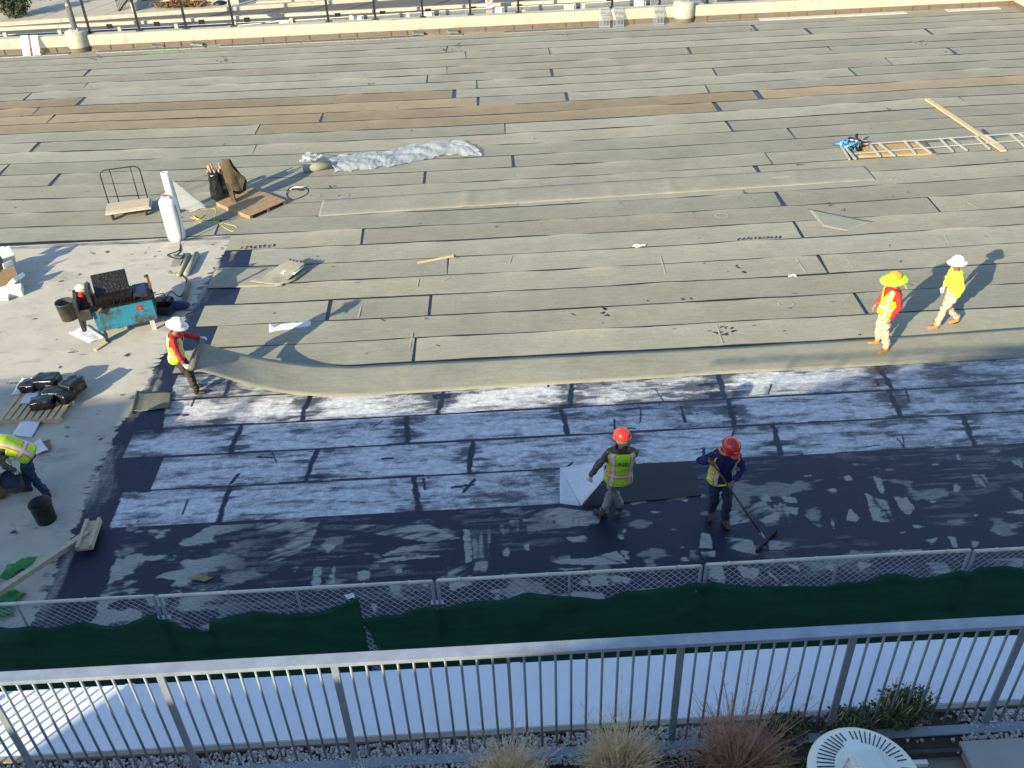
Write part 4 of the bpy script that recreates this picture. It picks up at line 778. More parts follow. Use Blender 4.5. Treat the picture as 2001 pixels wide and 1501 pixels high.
# terrace
TZ = 5.15
m_wmem = mat('white_membrane', (.80,.82,.86), .45, var=.05, vs_=2.5, bump=.15, bs=9, dirt=(.50,.50,.50), ds=9, thr=.70)
m_edge = mat('beige_edging', (.30,.27,.21), .6, var=.1)
tag(MB().box((0,.65,2.5),(60,7.36,5.2)).build('terrace_base', m_conc), kind='structure')
tag(MB().box((0,3.9,TZ),(60,.82,.08)).build('terrace_soil', m_soil), kind='structure')
wm = empty('membrane_ledge', (0,4.07,5.19), label='wide white membrane ledge beyond the railing with three lap seams', cat='ledge')
MB().box((0,0,.0),(24,.54,.05)).build('membrane', m_wmem, wm, bevel=.006); b = MB()
for px in (238,1012,1955): X = G(px,1390,5.2).x; MB().box((X,0,.027),(.07,.54,.004)).build('lap_seam', m_wmem, wm); 
MB().box((0,-.295,-.005),(24,.035,.07)).box((0,-.33,-.02),(24,.03,.03)).build('edge_strip', m_edge, wm)
# gravel: separate stones
gs = [];rg = random.Random(9); b = MB(); m_grav = mat('gravel', (.42,.42,.42), .85, var=.45, vs_=45, col2=(.48,.47,.45))
def stone(b, c, s, rg):
    M = Matrix.Rotation(rg.uniform(0,6.28),3,'Z') @ Matrix.Rotation(rg.uniform(0,6.28),3,'X'); V_ = []
    for v in ((1,0,0),(-1,0,0),(0,1,0),(0,-1,0),(0,0,1),(0,0,-1),(.6,.6,.5),(-.6,.6,-.5),(.6,-.6,-.5),(-.6,-.6,.5)):
        V_.append(M @ (Vector(v)*s*rg.uniform(.65,1.15))+Vector(c))
    return V_
ST = bmesh.new(); 
for _ in range(9000):
    x = rg.uniform(-4.2,4.4); y = rg.uniform(3.52,3.74) if rg.random() < .9 else rg.uniform(3.3,3.52)
    if 1.6 < x < 2.95 and rg.random() < .9: continue
    if y < 3.5 and rg.random() < .75: continue
    s = rg.uniform(.009,.019); vs_ = [ST.verts.new(v) for v in stone(None, (x,y,TZ+.045+rg.uniform(0,.018)), s, rg)]
    bmesh.ops.convex_hull(ST, input=vs_) if _ < 0 else None
    if True:
        idx = ((0,6,2),(0,2,8),(0,8,3),(0,3,6),(6,4,2),(6,3,4),(4,9,1),(4,3,9),(9,3,5),(9,5,1),(1,5,7),(1,7,2),(7,5,2),(5,8,2),(5,3,8),(4,1,2))
        for f in idx:
            try: ST.faces.new([vs_[k] for k in f])
            except ValueError: pass
gme = bpy.data.meshes.new('gravel'); ST.to_mesh(gme); ST.free(); tag(link('gravel', gme, m_grav), 'pale grey gravel bed along the railing', 'gravel', kind='stuff')
# railing
RY = 3.655; RZ = 6.215; rl = empty('railing', (0,RY,5.2), label='galvanised picket railing along the terrace edge', cat='railing')
m_rail = mat('zinc_rail', (.36,.41,.47), .45, .35, var=.18, vs_=7, bump=.08, bs=14, dirt=(.36,.37,.40), ds=9, thr=.6)
MB().box((0,0,RZ-5.2),(12,.085,.03)).build('top_rail', m_rail, rl, bevel=.003); MB().box((0,-.055,.012),(12,.07,.012)).build('bottom_rail', m_post, rl, bevel=.002)
px_ = [G(p_[0],p_[1],6.2).x for p_ in ((310,1315),(650,1290),(1330,1256),(1670,1240))]; sp = (px_[3]-px_[0])/4
xp = [px_[0]+sp*k for k in range(-2,7)]
for k, x in enumerate(xp):
    thick = (k != 4)
    MB().box((x,-.01,.50),(.046 if thick else .020,.018,1.0)).build('post', m_post, rl, bevel=.002)
b = None
for k in range(len(xp)-1):
    for j in range(1,11):
        x = xp[k]+sp*j/11; MB().tube([(x,-.01,.03),(x,-.01,1.0)],.0085,8).build('picket', m_post, rl, True)
# grasses
def grass(name, loc, n, h, spread, m, lab, seed, wisp=0, hk='stem'):
    rg = random.Random(seed); t = empty(name, loc, label=lab, cat='ornamental grass'); b = MB()
    for _ in range(n):
        a = rg.uniform(0,6.283); r0 = rg.random()*.06; hh = h*rg.uniform(.5,1.1); ln = rg.random()**1.2*spread; x0, y0 = math.cos(a)*r0, math.sin(a)*r0; a2 = a+rg.gauss(0,.5); pts = []
        dr = rg.uniform(.1,1.1)
        wx_, wy_ = rg.gauss(0,.035), rg.gauss(0,.035)
        for k in range(6):
            u = k/5; pts.append((x0+math.cos(a2)*ln*u**1.5+wx_*math.sin(u*4), y0+math.sin(a2)*ln*u**1.5+wy_*math.sin(u*5), hh*(u-dr*(.75 if rg.random() < .5 else .4)*u**3)))
        b.tube(pts, [.0034*(1-.7*k/5) for k in range(6)], 3, cap=False)
    b.build('blades', m, t, fixn=False)
    if wisp:
        b = MB()
        for _ in range(wisp):
            a = rg.uniform(0,6.283); ln = rg.uniform(.1,.42); hh = h*rg.uniform(1.1,1.9); pts = [(math.cos(a)*ln*(k/6)**1.4, math.sin(a)*ln*.5*(k/6)**1.4, hh*k/6) for k in range(7)]; b.tube(pts, .0016, 3, cap=False)
            for q in range(5): p_ = Vector(pts[4+q//3]); b.tube([p_, p_+Vector((rg.gauss(0,.03),rg.gauss(0,.03),.05))], .0012, 3, cap=False)
        b.build('seed_stalks', m, t, fixn=False)
    return t
m_straw = mat('straw', (.66,.50,.30), .8, var=.3, vs_=18, col2=(.74,.60,.38)); m_straw2 = mat('russet_straw', (.42,.25,.17), .8, var=.35, vs_=18)
grass('tan_grass', (-.09,3.32,5.19), 1500, .42, .26, m_straw, 'tan tufted grass at the railing, left of the two pale clumps', 1, 12)
grass('tan_grass', (.62,3.36,5.19), 1700, .48, .30, m_straw, 'tan tufted grass at the railing, right of the two pale clumps', 2, 14)
grass('russet_grass', (1.35,3.30,5.19), 1700, .55, .38, m_straw2, 'tall russet grass with long wispy stalks in front of the railing', 3, 60)
grass('tan_grass', (-1.02,3.30,5.19), 500, .22, .2, m_straw, 'short tan grass stub at the bottom edge left of centre', 4)
grass('tan_grass', (1.0,3.12,5.19), 700, .30, .3, m_straw2, 'low brown grass between the pale and russet clumps', 6)
def herb(loc, r, n, lab, seed, m):
    t = empty('green_herb', loc, label=lab, cat='plant'); leafclump('foliage', (0,0,0), r, n, m, t, .013, random.Random(seed), .9); b = MB(); rg = random.Random(seed)
    for _ in range(50):
        a = rg.uniform(0,6.28); b.tube([(0,0,0),(math.cos(a)*r[0]*.5,math.sin(a)*r[1]*.5,r[2]*.8),(math.cos(a)*r[0]*rg.random(),math.sin(a)*r[1]*rg.random(),r[2]*1.8)],.0015,3,cap=False)
    b.build('stems', m_straw, t, fixn=False)
m_herb = mat('herb_leaf', (.07,.12,.035), .7, var=.55, vs_=25, col2=(.08,.10,.035))
herb((1.78,3.66,5.17),(.22,.13,.10),2200,'low green herb beside the russet grass',1,m_herb); herb((2.20,3.66,5.17),(.25,.14,.12),2600,'green herb behind the white vent',2,m_herb); herb((2.55,3.70,5.17),(.26,.15,.20),3600,'tallest green herb growing through the railing',3,m_herb); herb((2.3,3.28,5.1),(.35,.2,.09),1800,'brown-green ground plant between vent and paving slab',4,m_herb); herb((1.75,3.30,5.1),(.35,.2,.08),1500,'brown-green ground plant left of the white vent',5,m_herb)
# slab and kerbs
sl_ = G(1872,1452,5.2); MB().box((sl_.x+1.0,sl_.y-.5,5.19),(2.0,1.0,.07)).build('paving_slab', mat('grey_slab',(.40,.41,.38),.8,var=.06), None, bevel=.006); tag(bpy.data.objects['paving_slab'], 'smooth grey paving slab in the bottom right corner', 'paving slab')
tag(MB().box((.4,3.46,5.18),(12,.03,.06)).build('steel_edging', m_dark), 'dark steel edging strip just inside the railing', 'edging')
# white slotted vent
V0 = G(1690,1502,6.15); vt = empty('roof_vent', (V0.x, V0.y-.02, 6.12), R(8), label='round white slotted vent cap with raised square centre', cat='vent')
m_vent = mat('ivory_plastic', (.74,.78,.70), .4, var=.03)
MB().lathe([(.275,-.05),(.298,-.03),(.30,-.012),(.292,.0),(.26,.022),(.15,.05),(.05,.06),(0,.06)],64).build('cap', m_vent, vt, True)
b = MB()
for k in range(56):
    if k % 14 == 0: continue
    a = 2*math.pi*k/56; L_ = (.165,.255) if k % 14 > 2 and k % 14 < 12 else (.19,.25); zf = lambda r_: .022+(.26-r_)/.11*.028
    MB().bar((L_[0]*math.cos(a),L_[0]*math.sin(a),zf(L_[0])+.0015),(L_[1]*math.cos(a),L_[1]*math.sin(a),zf(L_[1])+.0015),.0065,.003).build('slot', m_black, vt)
MB().box((0,-.01,.10),(.20,.20,.08),taper=.72).build('hub_cover', m_vent, vt, bevel=.01); MB().tube([(-.15,-.02,.06),(-.15,.0,.09),(-.08,.06,.10)],.005,6).build('bracket', m_galv, vt); MB().tube([(0,0,-1.0),(0,0,0)],.06,16).build('stand', m_galv, vt, True)
tag(MB().bar(G(1783,1492,5.35),G(1812,1491,5.35),.03,.03).build('white_batten', m_white), 'short white batten lying right of the vent cap', 'batten')
# laid roll held by the worker
fe = [((2100,632),.03),((2001,640),.03),((1700,662),.03),((1400,680),.03),((1150,692),.03),((900,705),.03),((760,712),.03),((690,716),.04),((620,714),.10),((560,707),.22),((500,697),.40),((450,686),.60),((415,677),.80),((396,670),.93)]
ne = [((2100,690),.02),((2001,699),.02),((1700,715),.02),((1400,731),.02),((1150,747),.02),((900,762),.02),((760,771),.02),((700,775),.025),((620,774),.05),((560,769),.12),((500,757),.26),((450,742),.46),((412,730),.66),((378,722),.80)]
def dens(pts, n):
    P = [G(q[0],q[1],z) for q, z in pts]; d = [0]
    for i in range(1,len(P)): d.append(d[-1]+(P[i]-P[i-1]).length)
    ts = np.linspace(0,d[-1],n); A_ = np.array([tuple(p_) for p_ in P]); out = np.stack([np.interp(ts, d, A_[:,k]) for k in range(3)],1)
    for _ in range(6): out[1:-1] = (out[:-2]+2*out[1:-1]+out[2:])/4
    return out
nL = 260; fa, na = dens(fe,nL), dens(ne,nL); V_ = []; nw = 8
for i in range(nL):
    for j in range(nw+1):
        v = j/nw; p_ = fa[i]*(1-v)+na[i]*v; p_[2] += .012*math.exp(-((v-.12)/.12)**2)+.010*noise.noise(Vector((p_[0]*.9,v*2,0)))+.018*math.sin(math.pi*v)**2*(1 if p_[0] > -2 else .0); V_.append(tuple(p_))
n0 = len(V_); V_ += [(a,b_,c_-.008) for a,b_,c_ in V_]; F_ = []
for i in range(nL-1):
    for j in range(nw):
        q = i*(nw+1)+j; F_ += [(q,q+1,q+nw+2,q+nw+1),(n0+q,n0+q+nw+1,n0+q+nw+2,n0+q+1)]
    for q, q2 in ((i*(nw+1),(i+1)*(nw+1)),(i*(nw+1)+nw,(i+1)*(nw+1)+nw)): F_.append((q,q2,n0+q2,n0+q))
fs_ = empty('felt_sheet', (0,0,0), label='long felt sheet being laid, its left end lifted by the worker in red', cat='felt sheet'); MB().add(V_,F_).build('sheet', m_felt, fs_, True)
MB().tube([Vector(fa[-1])+Vector((-.03,.02,.04)), Vector(na[-1])+Vector((-.03,-.02,.04))], .075, 18).build('rolled_end', m_feltdark, fs_, True)
# fleece sheet held by the vest worker and the black sheet behind him
q4 = [G(1094,914,.03), G(1178,900,.55), G(1178,940,.72), G(1136,988,.05)]
def tf_(p, u, v): p.z -= .10*math.sin(math.pi*u)*math.sin(math.pi*v)*.8; return p
tag(sheet('fleece_sheet', [G(1095,985,.02),G(1137,990,.03),G(1178,938,.66),G(1094,914,.03)] if False else [G(1094,914,.03),G(1136,989,.03),G(1180,936,.72),G(1182,901,.45)], 16,16, mat('fleece_white',(.62,.65,.70),.8,var=.12,vs_=14), .012, 4, .003, fn=tf_), 'white fleece sheet being lifted by the worker in the lettered vest', 'fleece sheet')
tag(sheet('fleece_sheet', [G(1094,984,.012),G(1134,989,.012),G(1110,935,.012),G(1094,915,.012)], 6,6, bpy.data.materials['fleece_white'], .004, 4, .003), 'white fleece still flat on the coating under the lifted sheet', 'fleece sheet')
m_dk = mat('dark_teal_film', (.004,.010,.018), .4, var=.15)
tag(sheet('dark_sheet', [G(1140,990,.018),G(1372,968,.018),G(1352,901,.018),G(1232,908,.018)], 20,12, m_dk, .002, 2, .002, edge=.03, smooth=False), 'dark smooth film lying behind the worker in the lettered vest', 'film')
# ================================================================= PEOPLE
m_skin = mat('skin', (.36,.19,.12), .55, var=.06); m_skin2 = mat('tan_skin', (.24,.12,.075), .55, var=.06)
m_lime = mat('lime_vest', (.50,.78,.03), .65, var=.06, vs_=8); m_lime2 = mat('yellow_vest', (.66,.80,.03), .65, var=.06, vs_=8)
m_refl = mat('reflective_tape', (.62,.60,.58), .35, var=.05); m_orng = mat('orange_trim', (.85,.22,.05), .6)
m_eye = mat('eye', (.02,.015,.01), .2); m_hair = mat('dark_hair', (.02,.014,.010), .7); m_lip = mat('lips', (.25,.09,.07), .6)
def V3(*a): return Vector(a)
def solid(name, b, voxel, m, parent, it=4, wr=0., wf=9., seed=0):
    o = b.build(name, m, parent)
    md = o.modifiers.new('r', 'REMESH'); md.mode = 'VOXEL'; md.voxel_size = voxel
    s = o.modifiers.new('s', 'SMOOTH'); s.iterations = it; s.factor = .5
    par = o.parent; o.parent = None; bpy.context.view_layer.update()
    me = bpy.data.meshes.new_from_object(o.evaluated_get(bpy.context.evaluated_depsgraph_get()))
    o.modifiers.clear(); old = o.data; o.data = me; bpy.data.meshes.remove(old); me.materials.clear(); me.materials.append(m); me.name = name; o.parent = par
    if wr:
        me.update(); nr = [v.normal.copy() for v in me.vertices]
        for v, q in zip(me.vertices, nr):
            v.co += q*(noise.noise(Vector((v.co.x*wf+seed, v.co.y*wf, v.co.z*wf*1.5)))*wr+noise.noise(Vector((v.co.x*wf*2.3, v.co.y*wf*2.3+seed, v.co.z*wf*3)))*wr*.4)
    me.polygons.foreach_set('use_smooth', [True]*len(me.polygons)); return o
def ring_loft(levels, n=48, keep=None, cap=True, pw=.85):
    vs_ = []; fs = []; inf = []
    for (c, rv, fv, rx, ry) in levels:
        for j in range(n):
            a = 2*math.pi*(j+.5)/n; ca, sa = math.cos(a), math.sin(a); ca = math.copysign(abs(ca)**pw, ca); sa = math.copysign(abs(sa)**pw, sa)
            vs_.append(c+rv*(rx*ca)+fv*(ry*sa))
    L = len(levels)
    for i in range(L-1):
        for j in range(n):
            a = 2*math.pi*(j+1)/n
            if keep is None or keep(i/(L-2), a): fs.append((i*n+j, i*n+(j+1)%n, (i+1)*n+(j+1)%n, (i+1)*n+j)); inf.append((i/(L-2), a))
    if cap: fs += [tuple(range(n-1,-1,-1)), tuple(range((L-1)*n, L*n))]
    return vs_, fs, inf
TOR = [(-.14,.160,.110),(0.,.165,.118),(.12,.158,.112),(.30,.150,.108),(.50,.160,.115),(.70,.178,.125),(.86,.188,.118),(.95,.165,.10),(1.0,.115,.085),(1.04,.065,.062)]
def person(loc, phi, label, J, outfit, sc=1.):
    t = empty('person', (loc[0], loc[1], 0), R(phi-90), label=label, cat='person'); t.scale = (sc,sc,sc)
    P, N, H = V3(*J['P']), V3(*J['N']), V3(*J['H']); bend = V3(*J.get('bend', (0,-.02,0)))
    yawS = R(J.get('tw', 0)); rP = V3(1,0,0); rN = V3(math.cos(yawS), math.sin(yawS), 0)
    def spine(u): m_ = (P+N)/2+bend; return P*(1-u)**2+m_*2*u*(1-u)+N*u*u if u >= 0 else P+(P-m_).normalized()*(-u)*.5
    def frame(u):
        d = (spine(min(u+.05,1.05))-spine(max(u-.05,-.1))).normalized(); r = rP.lerp(rN, max(0,min(1,u))).normalized(); f = d.cross(r).normalized(); r = f.cross(d)
        return r, f
    def levels(grow, us):
        out = []
        for u in us:
            rx = np.interp(u, [a[0] for a in TOR], [a[1] for a in TOR]); ry = np.interp(u, [a[0] for a in TOR], [a[2] for a in TOR]); r, f = frame(u); out.append((spine(u), r, f, float(rx)*J.get('fat',1)+grow, float(ry)*J.get('fat',1)+grow))
        return out
    rN_, fN_ = frame(.9); sh = {}
    Lsp = (N-P).length
    for s_, k in ((1,'R'),(-1,'L')): sh[k] = spine(.90)+rN_*(.175*s_)
    arms = {k: [sh[k], V3(*J[k+'E']), V3(*J[k+'W'])] for k in 'RL'}
    hips = {'R': P+V3(.088,0,-.04), 'L': P+V3(-.088,0,-.04)}; legs = {k: [hips[k], V3(*J[k+'K']), V3(*J[k+'A'])] for k in 'RL'}
    # ---- body
    b = MB(); v_, f_, _ = ring_loft(levels(-.012, [a[0] for a in TOR]), 24); b.add(v_, f_)
    for k in 'RL':
        a = arms[k]; b.tube([a[0], (a[0]+a[1])/2, a[1], (a[1]+a[2])/2, a[2]], [.052,.046,.038,.038,.026], 12); b.ell(a[0], (.058,.055,.055)); b.ell(a[1], (.038,)*3)
        l = legs[k]; b.tube([l[0], (l[0]+l[1])/2, l[1], l[1]*.6+l[2]*.4, l[2]], [.070,.062,.045,.046,.034], 12); b.ell(l[1], (.045,)*3); b.ell(l[2]+V3(0,0,-.02), (.04,.05,.04))
        td = V3(*J.get(k+'T', (0,1,0))).normalized(); b.ell(l[2]+td*.07+V3(0,0,-.055), (.042,.042,.03)); b.tube([l[2]+V3(0,0,-.05)-td*.03, l[2]+td*.13+V3(0,0,-.065)], [.04,.028], 10)
    b.tube([N+V3(0,0,-.06), N, H+V3(0,0,-.06)], [.07,.056,.054], 12)
    hy = R(J.get('hy', 0)); hp = R(J.get('hp', 0)); HM = Matrix.Rotation(hy,3,'Z') @ Matrix.Rotation(hp,3,'X')
    hd = lambda x, y, z: H+HM @ V3(x,y,z)
    b.ell(H, (.076,.096,.115), 20, 14, M=HM); b.ell(hd(0,.035,-.065), (.052,.055,.05), M=HM); b.ell(hd(0,.098,-.012), (.014,.022,.026), M=HM); b.tube([hd(0,.086,.02), hd(0,.104,-.02)], [.009,.013], 8)
    for s_ in (1,-1): b.ell(hd(.078*s_,-.005,-.005), (.012,.022,.034), M=HM); b.ell(hd(.036*s_,.078,-.03), (.025,.02,.02), M=HM)
    def hand(b, k, gr=0.):
        W = arms[k][2]; fa_ = (arms[k][2]-arms[k][1]).normalized(); d = V3(*J[k+'D']).normalized() if k+'D' in J else fa_
        nrm = V3(*J[k+'N']) if k+'N' in J else V3(-1 if k == 'R' else 1,0,0)
        nrm = (nrm-d*nrm.dot(d)).normalized(); sd = d.cross(nrm).normalized(); curl = J.get(k+'C', .5)
        if sd.dot(V3(0,1,0)) < 0: sd = -sd
        M_ = Matrix((sd, nrm, d)).transposed(); b.ell(W+d*.045, (.040+gr,.017+gr,.052), 14, 10, M=M_); b.tube([W-d*.03, W+d*.02], [.026+gr,.028+gr], 10)
        for q, (o_, L_) in enumerate(((.030,.070),(.010,.080),(-.010,.074),(-.029,.058))):
            p0 = W+d*.075+sd*o_; a1 = curl*.6; a2 = curl*1.5; a3 = curl*2.3
            dirv = lambda a: d*math.cos(a)+nrm*math.sin(a)
            p1 = p0+dirv(a1)*L_*.45; p2_ = p1+dirv(a2)*L_*.32; p3 = p2_+dirv(a3)*L_*.26; b.tube([p0-d*.02,p0,p1,p2_,p3], [.0095+gr,.0095+gr,.009+gr,.0085+gr,.0065+gr], 8)
        q0 = W+d*.025+sd*.034; q1 = q0+(sd*.8+d*.6).normalized()*.035+nrm*.008; q2 = q1+(d*.9+nrm*.5*curl+sd*.1).normalized()*.032; b.tube([q0-sd*.015,q0,q1,q2], [.013+gr,.013+gr,.0105+gr,.008+gr], 8)
    for k in 'RL': hand(b, k)
    body = solid('body', b, .0075, outfit['skin'], t, 3)
    for s_ in (1,-1): MB().ell(hd(.031*s_,.088,.008), (.012,.008,.008), 10, 8, M=HM).build('eye', m_eye, t, True)
    MB().ell(hd(0,.092,-.052), (.022,.006,.006), 10, 6, M=HM).build('mouth', m_lip, t, True)
    MB().ell(hd(0,-.022,.012), (.082,.088,.10), 16, 12, M=HM).build('hair', m_hair, t, True)
    # ---- clothes
    b = MB(); v_, f_, _ = ring_loft(levels(.004, [-.10,0,.12,.3,.5,.7,.86,.95,1.0,1.02]), 28); b.add(v_, f_); gl = outfit.get('sleeve', .97)
    for k in 'RL':
        a = arms[k]; w_ = a[1].lerp(a[2], gl); b.tube([a[0]-(a[0]-spine(.85))*.3, a[0], (a[0]+a[1])/2, a[1], (a[1]+w_)/2, w_], [.066,.066,.060,.053,.050,.040], 14); b.ell(a[0], (.066,.064,.062)); b.ell(a[1], (.055,)*3)
    solid(outfit.get('top_name', 'shirt'), b, .011, outfit['top'], t, 4, .022, 11, 3)
    b = MB(); b.ell(P+V3(0,0,-.02), (.165*J.get('fat',1),.125*J.get('fat',1),.13), 20, 12)
    for k in 'RL':
        l = legs[k]; an = l[2]+V3(0,0,.0); b.tube([l[0]+V3(0,0,.03), (l[0]+l[1])/2, l[1], (l[1]+an)/2, an+V3(0,0,.02)], [.100,.090,.074,.072,.066], 14); b.ell(l[1], (.075,)*3)
    solid('trousers', b, .011, outfit['legs'], t, 3, .030, 9, 8)
    for k in 'RL':
        l = legs[k]; td = V3(*J.get(k+'T', (0,1,0))).normalized(); hz = l[2].z-.09; A_ = l[2]; b = MB()
        up = max(.0, A_.z-.10); tip = td.z
        b.tube([A_+V3(0,0,.09), A_, A_+V3(0,0,-.06)-td*.01], [.052,.052,.05], 12); s0 = A_+V3(0,0,-.062); b.tube([s0-td*.05, s0, s0+td*.08, s0+td*.15, s0+td*.19], [(.036),(.044),(.046),(.042),(.028)], 12)
        o = solid('boot', b, .010, outfit['boots'], t, 2)
        for v in o.data.vertices:
            if td.z > -.05 and v.co.z < A_.z-.095: v.co.z = A_.z-.095
        v_ = [];  sdv = td.cross(V3(0,0,1)).normalized(); c0 = A_+V3(0,0,-.095)
        for j in range(20):
            a = 2*math.pi*j/20; v_.append(c0+td*(.068+.135*math.cos(a))+sdv*(.048*math.sin(a)))
        bb_ = MB(); bb_.add([p_ for p_ in v_]+[p_-V3(0,0,.018) for p_ in v_], [tuple(range(20)), tuple(range(39,19,-1))]+[(j,20+j,20+(j+1)%20,(j+1)%20) for j in range(20)]); bb_.build('sole', m_rubber, o)
    if outfit.get('gloves'):
        for k in 'RL': b = MB(); hand(b, k, .0035); solid('glove', b, .0075, outfit['gloves'], t, 1)
    vm = outfit.get('vest')
    if vm:
        us = [-.16+i*1.17/30 for i in range(31)]; opn = outfit.get('open', 0.)
        def kp(u, a):
            uu = -.16+u*1.17; fr_ = abs(math.atan2(math.cos(a), math.sin(a)))   # 0 at front
            if fr_ < opn+max(0, (uu-.55))*1.0*(1 if not opn else 1): return False
            side = abs(math.sin(a)) < .50
            if side and .60 < uu < .97: return False
            return uu < 1.0
        lv = levels(.024, us); lv = [(c, r, f, rx+.018*max(0,.35-u)*1.5, ry+.02*max(0,.35-u)*1.5) for (c,r,f,rx,ry), u in zip(lv, us)]
        v_, f_, inf = ring_loft(lv, 80, kp, False); b = MB()
        for p_i, p_ in enumerate(v_): v_[p_i] = p_+Vector((noise.noise(p_*9), noise.noise(p_*9+Vector((5,0,0))), 0))*.016
        for q, (u, a) in zip(f_, inf):
            uu = -.16+u*1.17; x = abs(math.cos(a)); mi = 0
            if .52 < x < .74 : mi = 1
            elif .44 < x <= .52 or .74 <= x < .82: mi = 2
            if .14 < uu < .24: mi = 1
            elif .10 < uu <= .14 or .24 <= uu < .28: mi = 2 if mi == 0 else mi
            if outfit.get('plainvest') and mi == 2: mi = 0
            b.f.append(q); b.m.append(mi)
        b.v = [tuple(p_) for p_ in v_]
        o = b.build('safety_vest', [vm, m_refl, m_orng], t, True); sm = o.modifiers.new('s','SOLIDIFY'); sm.thickness = .006; t['_v'] = 0
        del t['_v']
        if outfit.get('text'):
            cu = bpy.data.curves.new('txt', 'FONT'); cu.body = outfit['text']; cu.size = .115; cu.align_x = 'CENTER'; cu.extrude = .001
            to = bpy.data.objects.new('tmp', cu); C.objects.link(to); bpy.context.view_layer.update(); tm = bpy.data.meshes.new_from_object(to.evaluated_get(bpy.context.evaluated_depsgraph_get())); bpy.data.objects.remove(to)
            r_, f2 = frame(.68); d_ = r_.cross(f2); rr_ = levels(.024,[.68])[0]
            base = spine(.68)-f2*(rr_[4]+.030)
            lx = link('lettering', tm, m_black, o)
            for v in tm.vertices: v.co = base+r_*v.co.x*1.0+d_*(v.co.y-.03)-f2*(v.co.z+.0)
            MB().bar(base-r_*.12, base-r_*.055, .004, .008).bar(base+r_*.05, base+r_*.12, .004, .008).build('letter_wing', m_black, o)
    # ---- head gear
    hm = outfit['helmet']; kind = outfit.get('hk', 'full'); HT = HM @ Matrix.Rotation(R(-4),3,'X')
    he = MB(); he.lathe([(.128,.0),(.130,.02),(.127,.06),(.108,.105),(.07,.132),(.03,.142),(0,.143)], 32, hd(0,-.005,.045), M=HT, sy=1.12); 
    for s_ in (-.03,0,.03): he.tube([hd(s_,-.09,.15), hd(s_,-.03,.19), hd(s_,.04,.19), hd(s_,.095,.145)], .007, 6)
    hob = he.build('hard_hat', hm, t, True)
    if kind == 'full': MB().lathe([(.126,.008),(.16,.0),(.185,-.012),(.187,-.016),(.16,-.006),(.126,.0)], 32, hd(0,-.002,.048), M=HT, sy=1.15).build('brim', hm, hob, True)
    elif kind == 'cap':
        b = MB(); b.lathe([(.127,.004),(.142,.0),(.142,-.006),(.127,-.004)], 32, hd(0,-.005,.045), M=HT, sy=1.12); b.ell(hd(0,.145,.042), (.085,.06,.008), 16, 6, M=HT); b.build('peak', hm, hob, True)
    else:
        m_n = outfit['shade']; MB().lathe([(.127,.006),(.20,-.004),(.245,-.02),(.245,-.026),(.20,-.012),(.127,-.004)], 36, hd(0,0,.048), M=HT, sy=1.1).build('sun_brim', m_n, hob, True)
        b = MB(); c4 = [hd(-.13,-.10,.04), hd(.13,-.10,.04), hd(.17,-.20,-.17), hd(-.17,-.20,-.17)]; sheet('neck_shade', c4, 12, 10, m_n, .02, 9, .004, parent=hob)
    if outfit.get('sticker'): MB().box(hd(.02,.118,.12), (.045,.006,.04), M=HT @ Matrix.Rotation(R(-35),3,'X')).build('sticker', m_white, hob)
    if outfit.get('collar'):
        b = MB(); b.lathe([(.085,-.03),(.10,.0),(.10,.035),(.085,.05),(.075,.03),(.075,-.03)], 28, N+V3(0,-.01,.02), sy=1.05); b.ell(N+V3(0,-.085,.0),(.10,.05,.06)); solid('hood', b, .010, outfit['collar'], t, 3, .012, 14)
    if outfit.get('balaclava'): MB().ell(hd(0,-.012,-.025), (.088,.105,.095), 20, 14, M=HM).build('balaclava', outfit['balaclava'], t, True)
    return t
m_redcl = mat('red_cloth', (.42,.02,.025), .8, var=.12); m_navy = mat('navy_cloth', (.012,.015,.10), .85, var=.15); m_camo = mat('camouflage_cloth', (.055,.05,.045), .85, var=.3, vs_=22, col2=(.13,.115,.10), dirt=(.02,.018,.016), ds=14, thr=.55)
m_kh = mat('khaki_trousers', (.50,.42,.31), .85, var=.12, vs_=9, dirt=(.30,.23,.15), ds=9, thr=.66); m_greyt = mat('grey_work_trousers', (.27,.26,.24), .85, var=.15, dirt=(.12,.11,.10), ds=7, thr=.62)
m_jean = mat('dark_denim', (.02,.035,.08), .85, var=.25, vs_=7, dirt=(.05,.10,.15), ds=4, thr=.62); m_char = mat('charcoal_trousers', (.045,.042,.038), .85, var=.3, vs_=8)
m_bootb = mat('black_boot', (.018,.016,.015), .6, var=.3); m_boott = mat('tan_boot', (.42,.20,.06), .65, var=.15); m_bootd = mat('mud_caked_boot', (.10,.075,.045), .85, var=.5, vs_=20, dirt=(.02,.02,.02), ds=14, thr=.5)
m_glove = mat('white_glove', (.66,.62,.55), .8, var=.1); m_hw = mat('white_hard_hat', (.80,.80,.80), .3, var=.02); m_hr = mat('red_hard_hat', (.62,.035,.025), .25, var=.06, coat=.4); m_hy = mat('orange_yellow_hard_hat', (.85,.38,.02), .3, var=.05)
m_lshade = mat('lime_shade', (.45,.85,.06), .7); m_limejk = mat('lime_jacket', (.62,.86,.06), .75, var=.06); m_bal = mat('beige_knit', (.40,.35,.27), .9); m_brn = mat('brown_hood', (.06,.04,.033), .9); m_tanc = mat('orange_cloth', (.75,.24,.08), .85)
